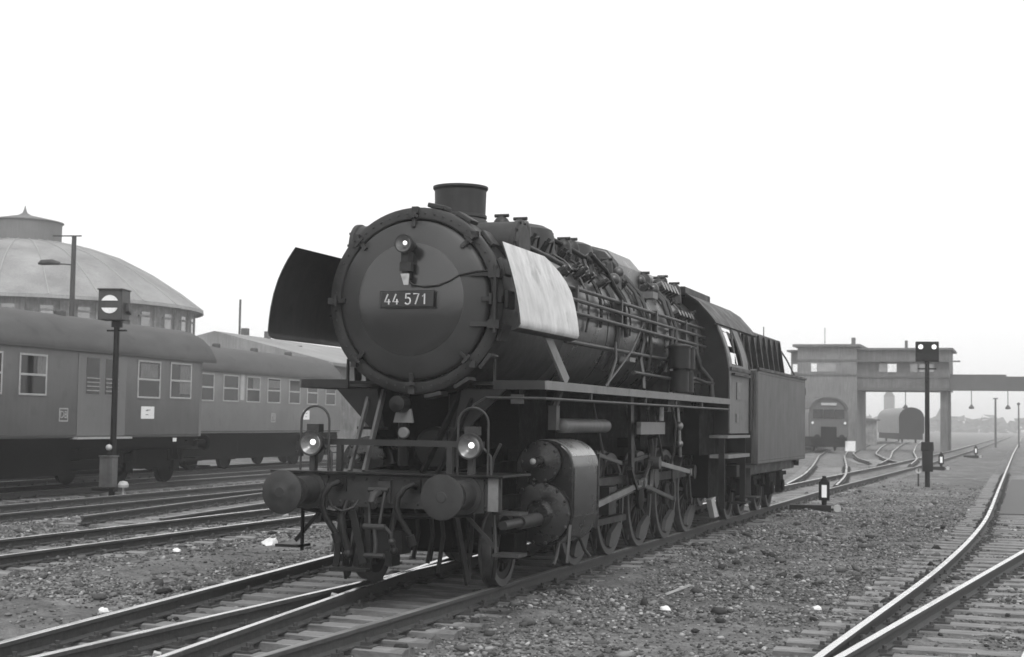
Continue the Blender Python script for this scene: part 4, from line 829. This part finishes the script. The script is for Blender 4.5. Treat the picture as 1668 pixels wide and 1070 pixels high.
    for yb in (s1-2.0, s1-2.0-8.5):
        if yb < s0+1: continue
        m = MB()
        for sx in (-1,1):
            m.prism([(yb-1.7,.75),(yb-1.5,.45),(yb-.5,.4),(yb+.5,.4),(yb+1.5,.45),(yb+1.7,.75),(yb+.6,.92),(yb-.6,.92)], 'x', sx*1.0-.05, sx*1.0+.05)
            for dy in (-1.25,1.25): m.bx(sx*1.08-.06,sx*1.08+.06,yb+dy-.16,yb+dy+.16,.33,.62); m.cyl((sx*1.08,yb+dy-.3,.6),(sx*1.08,yb+dy-.3,.9),.08,None,8); m.cyl((sx*1.08,yb+dy+.3,.6),(sx*1.08,yb+dy+.3,.9),.08,None,8)
        bg_ = m.build('bogie', M['under'], c)
        for dy in (-1.25,1.25):
            m = MB(); 
            for sx in (-1,1): m.lathe([(0,.0),(.40,.01),(.47,.0),(.47,.10),(.50,.11),(.50,.135),(0,.13)], (sx*.83,yb+dy,.47), (-sx,0,0), 32)
            m.cyl((-.7,yb+dy,.47),(.7,yb+dy,.47),.08,None,10); m.build('wheelset', M['under'], bg_)
    # end steps, buffers, gangway
    for sx in (-1,1):
        m = MB(); m.cyl((sx*.875,s1+over-.1,1.06),(sx*.875,s1+over+.45,1.06),.1,None,14); m.lathe([(.22,0),(.22,.03),(0,.05)], (sx*.875,s1+over+.45,1.06), (0,1,0), 20); m.build('buffer', M['under'], c)
    m = MB()
    for k in range(4): m.bx(1.0,1.38,s1-.9+.25*k+(.3 if over else 0),s1-.25+.25*k+(.3 if over else 0),1.12-.24*k,1.15-.24*k)
    m.build('end_steps', M['under'], c)
    m = MB(); m.bx(-.7,.7,s1+over-.1,s1+over+.3,1.2,3.5); m.build('gangway', M['under'], c)
    return c
W1 = [(a, a+1.09, 2.23, 3.18, cu) for a, cu in ((-10.3,None),(-8.5,(0,.4,0,1)),(-6.66,None),(-4.84,None),(-3.11,(.66,1,.52,1)))]+[(2.13,3.32,2.26,3.25,(.1,.9,.55,.95)),(3.86,5.06,2.28,3.26,(.45,1,.1,1))]
c1 = coach('nearest dark passenger coach at left, with double door and white paper notice on its side', C1, -13.5, 5.59, W1, (2.36,3.04,1.73,2.05), -1.26, ((-.69,1.55),), .87, 1)
m = MB(); m.bx(1.402,1.42,4.1,4.28,1.12,1.22); m.build('white_mark', M['white'], c1)
W2 = [(1.0-1.85*k, 2.17-1.85*k, 2.32, 3.26, None) for k in (3,2,1)]+[(a, e, 2.33, 3.26, cu) for a, e, cu in ((1.0,2.19,None),(2.83,3.95,(.45,1,.5,1)),(4.57,5.71,(0,1,.62,.95)),(6.49,7.55,None),(8.21,9.28,None),(10.07,11.13,None))]
c2 = coach('farther passenger coach, partly hidden behind the locomotive front', C2, -8.0, 11.73, W2, (7.9,8.5,1.75,2.1), 5.14, (), 0., 2, 'coach_hazed')
m = MB(); m.bx(1.402,1.41,2.35,2.65,2.4,3.3); m.build('sign_board', M['pale'], c2)

# ------------------------------------------------------------------ signals
def signal_left():
    s = thing('stop_signal', 'black mast signal box showing a white disc with horizontal black bar', 'signal', (-14.1,16.42,-.23), 0)
    def sp(m, n, mt, p=None, b=0): return m.build(n, M[mt], p or s, b)
    m = MB(); m.cyl((0,0,0),(0,0,4.15),.075,.068,14); m.bx(-.26,.26,-.03,.03,4.02,4.06); m.cyl((0,0,4.12),(0,0,4.3),.13,None,14); sp(m, 'mast', 'signal')
    yw = R(26.5)
    m = MB(); rot = Matrix.Rotation(yw-R(12), 3, 'Z')
    hx = bpy.data.objects.new('signal_head', None); bpy.data.objects.remove(hx)
    m.bx(-.31,.27,-.30,.24,4.28,5.0); m.bx(-.33,.29,-.34,.26,4.985,5.02); m.prism([(-.1,4.5),(.12,4.42),(.12,4.62),(-.1,4.7)],'x',.27,.36)
    hd = sp(m, 'signal_head', 'sbody', b=.01); hd.rotation_euler = (0,0,R(14)); hd.location = (-.06,0,0)
    m = MB(); c = (-.03,-.302,4.645); rr = .215
    for sg in (1,-1):
        a0 = math.asin(.085/rr); poly = [(c[0]+rr*math.cos(t), c[2]+sg*rr*math.sin(t)) for t in np.linspace(a0, math.pi-a0, 20)]; m.prism(poly, 'y', -.314, -.303)
    sp(m, 'signal_disc', 'white', hd)
    m = MB(); m.bx(-.2,.16,-.24,-.02,.35,1.06); m.bx(-.22,.18,-.26,0,1.06,1.09); sp(m, 'relay_case', 'cab', b=.01)
    m = MB(); m.sph((-.02,-.14,1.28),.075,10); sp(m, 'globe', 'pale')
    m = MB(); m.cyl((-.02,-.14,1.09),(-.02,-.14,1.22),.03,None,8); m.bx(-.5,.1,-.1,.1,.25,.32); sp(m, 'bracket', 'signal')
    m = MB(); m.lathe([(0,.09),(.09,.07),(.13,0),(.12,-.06),(0,-.07)], (.38,-.1,.42), (0,0,1), 16); m.cyl((.38,-.1,0),(.38,-.1,.4),.025,None,6); sp(m, 'ground_lamp', 'pale')
signal_left()
def signal_right():
    s = thing('light_signal', 'black light signal on a tall mast showing two white lights', 'signal', (3.01,38.7,-.2), R(8))
    def sp(m, n, mt, p=None, b=0): return m.build(n, M[mt], p or s, b)
    m = MB(); m.cyl((0,0,0),(0,0,4.25),.085,.075,14); m.bx(-.3,.3,-.03,.03,3.98,4.03); sp(m, 'mast', 'signal')
    m = MB(); m.bx(-.38,.38,-.12,.14,4.25,4.93); hd = sp(m, 'signal_head', 'signal', b=.015)
    for x in (-.22,.22):
        m = MB(); m.lathe([(.0,-.012),(.078,-.01),(.08,0)], (x,-.122,4.75), (0,1,0), 20); sp(m, 'lamp', 'lit2', hd)
    for x in (-.22,.22):
        m = MB(); m.lathe([(.11,.02),(.11,-.16),(.10,-.16),(.10,.02)], (x,-.125,4.75), (0,1,0), 16, a0=math.pi, a1=2*math.pi); sp(m, 'lamp_hood', 'signal', hd)
    m = MB(); m.bx(-.17,.17,-.2,.14,.52,1.22); m.cyl((0,-.02,1.22),(0,-.02,1.52),.22,.2,18); sp(m, 'relay_case', 'signal', b=.01)
    m = MB(); m.lathe([(0,-.02),(.08,-.01),(.1,.0),(.1,.02)], (-.3,-.1,.55), (0,-1,0), 16); sp(m, 'telephone_disc', 'pale')
    m = MB(); m.cyl((-.3,-.06,0),(-.3,-.06,.62),.03,None,8); sp(m, 'telephone_post', 'pipe')
signal_right()
# switch lanterns
SG = 'switch lanterns beside the points'
def lantern(label, x, y, sc=1., rz=0., lever=1):
    s = thing('switch_lantern', label, 'switch lantern', (x,y,-.21), rz, SG); s.scale = (sc,sc,sc)
    m = MB(); m.bx(-.125,.125,-.10,.10,.28,.72); m.prism([(-.10,.72),(.10,.72),(.05,.80),(-.05,.80)], 'y', -.07, .07); m.cyl((0,0,.8),(0,0,.85),.05,None,10); m.cyl((0,0,.04),(0,0,.28),.05,.065,10); h = m.build('lantern_box', M['signal'], s, .01)
    m = MB(); m.bx(-.058,.058,-.108,-.101,.35,.64); m.build('lantern_pane', M['lantern'], h)
    m = MB(); m.bx(-.80,.16,-.16,.16,-.02,.17); m.bx(-.62,-.2,-.24,.24,-.03,.08); m.build('lever_frame', M['signal'], s, .01)
    m = MB(); m.bar((.1,-.05,.06),(.42,-.1,.10),.06,.05); m.build('lever', M['signal'], s)
    m = MB(); m.cyl((.30,-.16,.10),(.30,.02,.10),.085,None,16); m.build('counterweight', M['pale'], s)
    return s
lantern('switch lantern with tall white pane, nearest beside the tender', 1.73, 21.9, 1.0, R(8))
lantern('small switch lantern just right of the light signal mast', 2.30, 60.0, 1.0, R(6))
lantern('most distant small switch lantern, far along the main track', 2.82, 92, 1.0, R(6))
# ------------------------------------------------------------------ left background: roundhouse, lamp pole, workshop
rh = thing('roundhouse', 'round engine shed with ribbed domed roof and cupola behind the coaches', 'roundhouse', (-64.8, 78.4, -.2))
m = MB(); m.lathe([(12.6,0),(12.6,9.9)], (0,0,0), (0,0,1), 64); wl = m.build('wall', M['wallb'], rh)
for k in range(64):
    t = 2*math.pi*k/64
    if k % 2: continue
    m = MB(); c, s = math.cos(t), math.sin(t); rot = Matrix(((c,-s,0),(s,c,0),(0,0,1)))
    m.obx((12.62*c,12.62*s,8.3), .06, .85, 2.0, rot); wn = m.build('window', M['panem'], wl)
    m = MB(); m.obx((12.64*c,12.64*s,9.0), .12, 1.3, .12, rot); m.obx((12.64*c,12.64*s,7.25), .12, 1.2, .12, rot); m.obx((12.64*(c-s*.075),12.64*(s+c*.075),8.3), .14, .25, 2.8, rot); m.build('frame', M['wallb'], wn)
m = MB(); pr = [(13.35,9.75),(13.3,10.0),(11.6,11.25),(9.45,12.6),(7.4,13.6),(5.05,14.35),(2.7,14.8)]; m.lathe(pr, (0,0,0), (0,0,1), 48); dm = m.build('domed_roof', M['zinc'], rh, ang=12)
m = MB()
for k in range(24):
    t = 2*math.pi*k/24; c, s = math.cos(t), math.sin(t); m.tube([(r*c, r*s, z+.02) for r, z in pr[1:]], .05, 5)
m.build('roof_ribs', M['zincd'], dm)
m = MB(); m.lathe([(2.7,14.6),(2.72,16.25),(2.85,16.28),(2.85,16.35),(1.6,16.62),(.5,16.85),(.18,17.05),(.07,17.35),(.02,17.6)], (0,0,0), (0,0,1), 28); m.build('cupola', M['cupola'], rh, ang=30)
lp = thing('lamp_pole', 'tall wooden pole with street lamp arm in front of the roundhouse', 'lamp pole', (-29.3,35.6,-.2))
m = MB(); m.cyl((0,0,0),(0,0,9.05),.13,.09,12); m.build('pole', M['mastw'], lp)
m = MB(); m.bar((-.85,-.2,9.05),(.3,.05,9.05),.05,.05); m.build('crossarm', M['mastw'], lp)
m = MB(); m.tube([(0,0,7.9),(-.4,-.12,7.93),(-.6,-.2,7.93)], .03, 6); m.tube([(-.5,-.17,7.95),(-.8,-.27,8.0),(-1.2,-.4,7.98),(-1.32,-.45,7.93)], [.06,.12,.11,.04], 10); m.build('lamp', M['pipe'], lp)
wsx = thing('workshop', 'low workshop roof with several chimneys above the farther coach', 'workshop', (-30, 62, -.2), TH)
m = MB(); m.bx(-9,3,-10,14,0,4.6); m.build('wall', M['wallb'], wsx)
m = MB(); m.prism([(-9.4,4.6),(3.4,4.6),(3.4,4.75),(-3,6.3),(-9.4,4.75)], 'y', -10.4, 14.4); wr = m.build('roof', M['zinc'], wsx)
for px_, py_, r, z in ((-33.75,57.1,.17,6.6),(-33.98,56.9,.06,8.15),(-33.2,57.3,.16,6.1),(-32.6,57.5,.14,6.45),(-31.0,58.1,.14,5.7),(-30.6,58.3,.1,5.45)):
    m = MB(); a, b = (px_+30)*math.cos(TH)+(py_-62)*math.sin(TH), -(px_+30)*math.sin(TH)+(py_-62)*math.cos(TH)
    m.bx(a-r,a+r,b-r,b+r,2,z+.2) if r > .12 else m.cyl((a,b,2),(a,b,z+.2),r,None,10); m.build('chimney', M['girder'], wr)

# ------------------------------------------------------------------ right background
tw = thing('signal_tower', 'grey bridge signal box spanning the tracks in the haze', 'signal box', (0,106.8,-.2))
m = MB(); m.bx(-11.4,-6.7,0,7,0,8.35); m.bx(-12.1,-11.4,1.2,6,4.6,8.0); bl = m.build('tower_block', M['render_'], tw)
m = MB(); m.bx(-11.75,-6.4,-.35,7.3,8.35,8.55); m.bx(-12.4,-11.4,.9,6.2,8.0,8.15); m.bx(-7.35,-7.05,2,2.4,8.55,9.2); m.build('roof', M['brick'], bl)
m = MB(); m.bx(-6.7,.35,.4,6.5,4.9,8.1); br = m.build('bridge_block', M['brick'], tw)
m = MB(); m.bx(-6.7,.65,.1,6.8,8.1,8.26); m.bx(-6.7,1.2,-.1,.4,7.15,7.25); m.build('roof', M['brick'], br)
m = MB(); m.bx(-.35,.2,.8,1.4,0,4.9); m.bx(-.35,.2,5.2,5.8,0,4.9); m.build('column', M['brick'], tw)
for a, e, mt_ in ((-11.95,-11.5,'paneb'),(-10.3,-9.85,'paneb'),(-9.85,-9.2,'panem'),(-9.2,-8.35,'panem'),(-5.0,-4.4,'panem'),(-4.35,-3.65,'paneb'),(-2.6,-2.05,'panem'),(-1.9,-1.4,'panem'),(-1.3,-.8,'panem')):
    y = 1.16 if a < -11.4 else (-.04 if a < -6.7 else .36)
    m = MB(); m.bx(a,e,y,y+.03,6.35,7.0); wn = m.build('pane', M[mt_], None); wn.name = 'window'; wn.parent = bl if a < -6.7 else br
m = MB(); m.bx(-11.42,-6.68,-.06,-.001,6.05,6.2); m.bx(-11.42,-6.68,-.06,-.001,7.2,7.35); m.build('cornice', M['brick'], bl)
m = MB(); m.bx(-6.69,.34,.33,.399,5.9,6.02); m.bx(-6.69,.34,.33,.399,4.9,5.1); m.build('cornice', M['girder'], br)
for k in range(9):
    m = MB(); m.bx(-6.3+.78*k,-6.22+.78*k,.34,.398,5.1,5.9); m.build('pilaster', M['brick'], br)
m = MB(); m.cyl((-9.6,3,8.5),(-9.6,3,10.1),.03,None,6); m.build('aerial', M['girder'], bl)
m = MB(); m.cyl((-3.1,3,8.2),(-3.1,3,9.0),.12,None,8); m.build('flue', M['girder'], br)
gd = thing('gantry_bridge', 'dark footbridge girder extending right from the signal box', 'gantry', (0,106.8,-.2))
m = MB(); m.prism([(.36,4.95),(.36,6.05),(9,6.05),(9,4.95),(1.6,4.95)], 'y', .8, 2.2); m.build('girder', M['girder'], gd)
for a, e in ((.4,4.6),(7.4,8.95)):
    m = MB(); m.bx(a,e,.78,.80,6.05,6.2); m.build('railing', M['girder'], gd)
m = MB(); m.bx(8.7,8.95,1,2,0,4.95); m.build('gantry_leg', M['girder'], gd)
for i, (x, lab) in enumerate(((-3.0,'hanging lamp under the bridge, left of the light signal mast'),(2.0,'middle hanging lamp under the gantry girder'),(4.7,'hanging lamp under the gantry girder, farthest right'))):
    h = thing('hanging_lamp', lab, 'hanging lamp', (x,107.6,4.75 if i else 4.7), 0, 'lamps hanging under the bridge')
    m = MB(); m.cyl((0,0,0),(0,0,-1.1),.035,None,6); m.build('rod', M['girder'], h)
    m = MB(); m.lathe([(.05,0),(.22,-.25),(.2,-.32),(.0,-.35)], (0,0,-1.1), (0,0,1), 14); m.build('lamp_shade', M['girder'], h)
rc = thing('railcar', 'hazy railcar with two headlights standing under the signal box', 'railcar', (-7.35,94.5,0), R(15))
arc = [(1.4,1.0),(1.43,2.6),(1.36,3.0),(1.15,3.4),(.8,3.68),(.4,3.82),(0,3.86)]; arc = arc+[(-a,z) for a,z in arc[-2::-1]]
m = MB(); m.prism(arc, 'y', 0, 16); rb = m.build('body', M['rcar'], rc, .06)
m = MB(); a2 = [(a*1.03,z+.04) for a,z in arc if z > 2.9]; m.prism(a2+[(a*.9,z-.12) for a,z in a2[::-1]], 'y', -.12, 15.9); m.build('roof', M['roof'], rc)
for a, e in ((-1.1,-.42),(-.36,.36),(.42,1.1)):
    m = MB(); m.bx(a,e,-.075,-.062,2.35,3.0); m.build('window', M['pane'], rc)
m = MB(); m.bx(-.55,.55,-.09,-.07,3.28,3.46); m.build('destination_board', M['pale'], rc)
for x in (-1.15,1.15):
    m = MB(); m.lathe([(0,-.03),(.085,-.02),(.09,0)], (x,-.08,2.02), (0,1,0), 16); m.build('headlight', M['white'], rc)
m = MB(); m.bx(-.55,.55,-.11,-.07,1.0,1.75); m.bx(-1.3,1.3,-.05,.1,.75,1.0); m.bx(-1.2,1.2,.2,15.5,.3,1.0); m.build('underframe', M['under'], rc)
for x in (-.875,.875):
    m = MB(); m.cyl((x,-.4,1.0),(x,0,1.0),.1,None,10); m.lathe([(.2,0),(.2,.03),(0,.05)], (x,-.4,1.0), (0,-1,0), 16); m.build('buffer', M['under'], rc)
for y in (2.2, 12.5):
    m = MB()
    for sx in (-1,1): m.lathe([(0,.02),(.45,0),(.45,.1),(0,.13)], (sx*.8,y,.45), (-sx,0,0), 20)
    m.build('wheelset', M['under'], rc)
wg = thing('passenger_wagon', 'old round roofed wagon with dark end and pale side, far beyond the bridge', 'wagon', (-6.4,160.5,0), R(13))
arc = [(1.4,1.1),(1.42,2.9),(1.3,3.35),(1.0,3.75),(.5,4.0),(0,4.08)]; arc = arc+[(-a,z) for a,z in arc[-2::-1]]
m = MB(); m.prism(arc, 'y', .02, 18); m.build('body', M['wagl'], wg)
m = MB(); m.prism([(a*.99,z*.995) for a, z in arc], 'y', -.05, .02); m.bx(-.5,.5,-.09,-.05,1.2,3.1); m.build('end_wall', M['under'], wg)
m = MB(); m.bx(-1.25,1.25,0,17.8,.4,1.1); m.build('underframe', M['under'], wg)
for y in (2, 15):
    m = MB()
    for sx in (-1,1): m.lathe([(0,.02),(.48,0),(.48,.1),(0,.13)], (sx*.8,y,.48), (-sx,0,0), 16)
    m.build('wheelset', M['under'], wg)
sh = thing('low_shed', 'low dark shed in the haze between railcar and far wagon', 'shed', (-10.8,141,-.2), R(10))
m = MB(); m.bx(-2.4,2.4,0,8,0,2.6); m.build('wall', M['wallb'], sh)
m = MB(); m.prism([(-2.7,2.6),(2.7,2.6),(2.7,2.75),(0,3.0),(-2.7,2.75)], 'y', -.3, 8.3); m.build('roof', M['girder'], sh)
m = MB(); m.bx(-1.6,.4,-.03,-.005,.0,2.1); m.build('door', M['girder'], sh)
hs = thing('goods_hall', 'pale hazy hall with pitched roof beyond the bridge', 'hall', (-37,330,-.2))
m = MB(); m.bx(-9,6.5,0,30,0,3.6); m.build('wall', M['stone_far'], hs)
m = MB(); m.prism([(-9.5,3.6),(7,3.6),(-2,8.4)], 'y', -.5, 30.5); m.build('roof', M['stone_far'], hs)
ct = thing('church_tower', 'faint square tower rising in the haze beyond the bridge', 'tower', (-31.4,419,-.2))
m = MB(); m.bx(-1.4,1.4,-1.4,1.4,0,10.6); m.build('tower', M['stone_far'], ct)
m = MB(); m.prism([(-1.5,10.6),(1.5,10.6),(.6,12.0),(-.6,12.0)], 'y', -1.5, 1.5); m.build('roof', M['girder'], ct)
MG = 'thin masts along the distant tracks'
for i, (x, y, h, r, lab) in enumerate(((-.6,128,6.6,.10,'thin hazy mast directly right of the far wagon'),(2.9,150,5.2,.12,'hazy post right of the bridge column'),(5.2,150,4.6,.09,'short hazy mast under the middle hanging lamp'),(6.9,160,4.7,.08,'thin distant pole near the middle of the right horizon'),(10.5,158,5.0,.08,'thinnest distant pole at the far right edge'))):
    p = thing('distant_mast', lab, 'mast', (x,y,-.2), 0, MG)
    m = MB(); m.cyl((0,0,0),(0,0,h),r,r*.8,8); m.build('pole', M['girder'], p)
    m = MB(); m.bx(-.25,.25,-.06,.06,h-.12,h) if i % 2 else m.sph((0,0,h),.16,8); m.build('mast_head', M['girder'], p)
p = thing('distant_signal', 'distant mast signal with round dark head near the right edge', 'signal', (8.5,140,-.2))
m = MB(); m.cyl((0,0,0),(0,0,5.3),.13,.12,10); m.bx(-.3,.3,-.25,.25,.5,3.3); m.build('mast', M['girder'], p)
m = MB(); m.lathe([(0,-.15),(.38,-.12),(.4,0),(.38,.12),(0,.15)], (0,0,5.4), (0,1,0), 20); m.build('signal_head', M['girder'], p)
mb = thing('white_marker_board', 'small white board on the ground right of the railcar front', 'marker board', (-5.9,95.2,-.2), R(12))
m = MB(); m.bx(-.36,.36,-.03,.03,.22,.95); m.build('board', M['white'], mb)
m = MB(); m.bx(-.3,-.24,0,.06,0,.25); m.build('post', M['girder'], mb)
m = MB(); m.bx(.24,.3,0,.06,0,.25); m.build('post', M['girder'], mb)
# far tree line
def treeline():
    m = MB(); r = random.Random(3)
    for k in range(900):
        x = r.uniform(-260, 260); y = 640+r.uniform(-25,25); h = 4+3*vnoise(np.array([x]),np.array([0.]),.02,4)[0]+r.uniform(-1.2,1.2); rad = r.uniform(1.5,3.2); cz = r.uniform(.2,1)*h
        n = 6; vs = []; 
        for a in range(10): vs.append((x+r.gauss(0,rad), y+r.gauss(0,rad), max(0,cz+r.gauss(0,rad*.6))))
        m.add(vs, [(0,1,2),(2,3,4),(4,5,6),(6,7,8),(8,9,0),(1,4,7),(2,5,8)])
    o = m.build('distant_woodland', M['foliage'], recalc=False); tag(o, 'far hazy belt of trees along the horizon', 'woodland', kind='stuff')
treeline()

# ------------------------------------------------------------------ ground things: crossing panel, litter
m = MB(); m.bx(5.62,9.5,22.5,47,-.3,-.135); tag(m.build('level_crossing', mat('crossing_planks', .07, .10, .85, 1.5, stretch=(.3,3,1), bump=.2)), kind='structure')
for i, (x, y, s, lab) in enumerate(((-5.35,5.25,.055,'small white stone beside the first left track'),(4.1,3.0,.05,'white chip of stone right of the locomotive, near the right track'),(-2.6,-.5,.05,'pale stone at the edge of the turnout in the lower left'),(2.6,2.2,.05,'small pale stone on dark gravel in the lower middle'),(-5.0,7.4,.13,'largest white stone, left of the front step below the left buffer'))):
    m = MB(); m.v = []; r = random.Random(i); m.sph((0,0,0), s, 5); m.v = [(a*r.uniform(.7,1.5), b*r.uniform(.7,1.2), c*r.uniform(.5,.8)) for a,b,c in m.v]
    o = m.build('pale_stone', M['white'], loc=(x,y,float(gz(x,y))+.03)); tag(o, lab, 'stone', 'pale stones on the ballast')
m = MB(); m.obx((0,0,0), .05, .32, .02, Matrix.Rotation(.35, 3, 'X')); o = m.build('wooden_stick', M['pale'], loc=(2.35,3.9,-.15)); o.rotation_euler = (0,0,-1.1); tag(o, 'short pale stick lying on gravel in front of the cylinders', 'stick')
for x, y, rz, lab in ((.02,-3.45,.5,'pale metal peg beside the turnout rail at the bottom edge'),(-.46,.62,.3,'small pale bolt block between the rails below the buffers')):
    m = MB(); m.bx(-.03,.03,-.02,.02,-.12,.1); m.bx(-.045,.045,-.03,.03,-.14,-.1); o = m.build('rail_peg', M['pale'], bevel=.005, loc=(x-.12,y,-.1)); o.rotation_euler = (.3,.25,rz); tag(o, lab, 'peg')

# ------------------------------------------------------------------ haze
m = MB(); m.bx(-3300,3300,-3300,3300,-1.3,21); hz = m.build('haze', None) if False else None
me = bpy.data.meshes.new('haze'); me.from_pydata(m.v, [], m.f)
hm = bpy.data.materials.new('haze_air'); hm.use_nodes = True; t = hm.node_tree; t.nodes.clear(); pv = t.nodes.new('ShaderNodeVolumePrincipled'); pv.inputs['Color'].default_value = (.995,.995,.995,1); pv.inputs['Density'].default_value = .0013; pv.inputs['Anisotropy'].default_value = .2
oo = t.nodes.new('ShaderNodeOutputMaterial'); t.links.new(pv.outputs[0], oo.inputs['Volume']); me.materials.append(hm)
ho = bpy.data.objects.new('haze', me); col.objects.link(ho); tag(ho, 'pale even haze filling the yard', 'haze', kind='stuff')
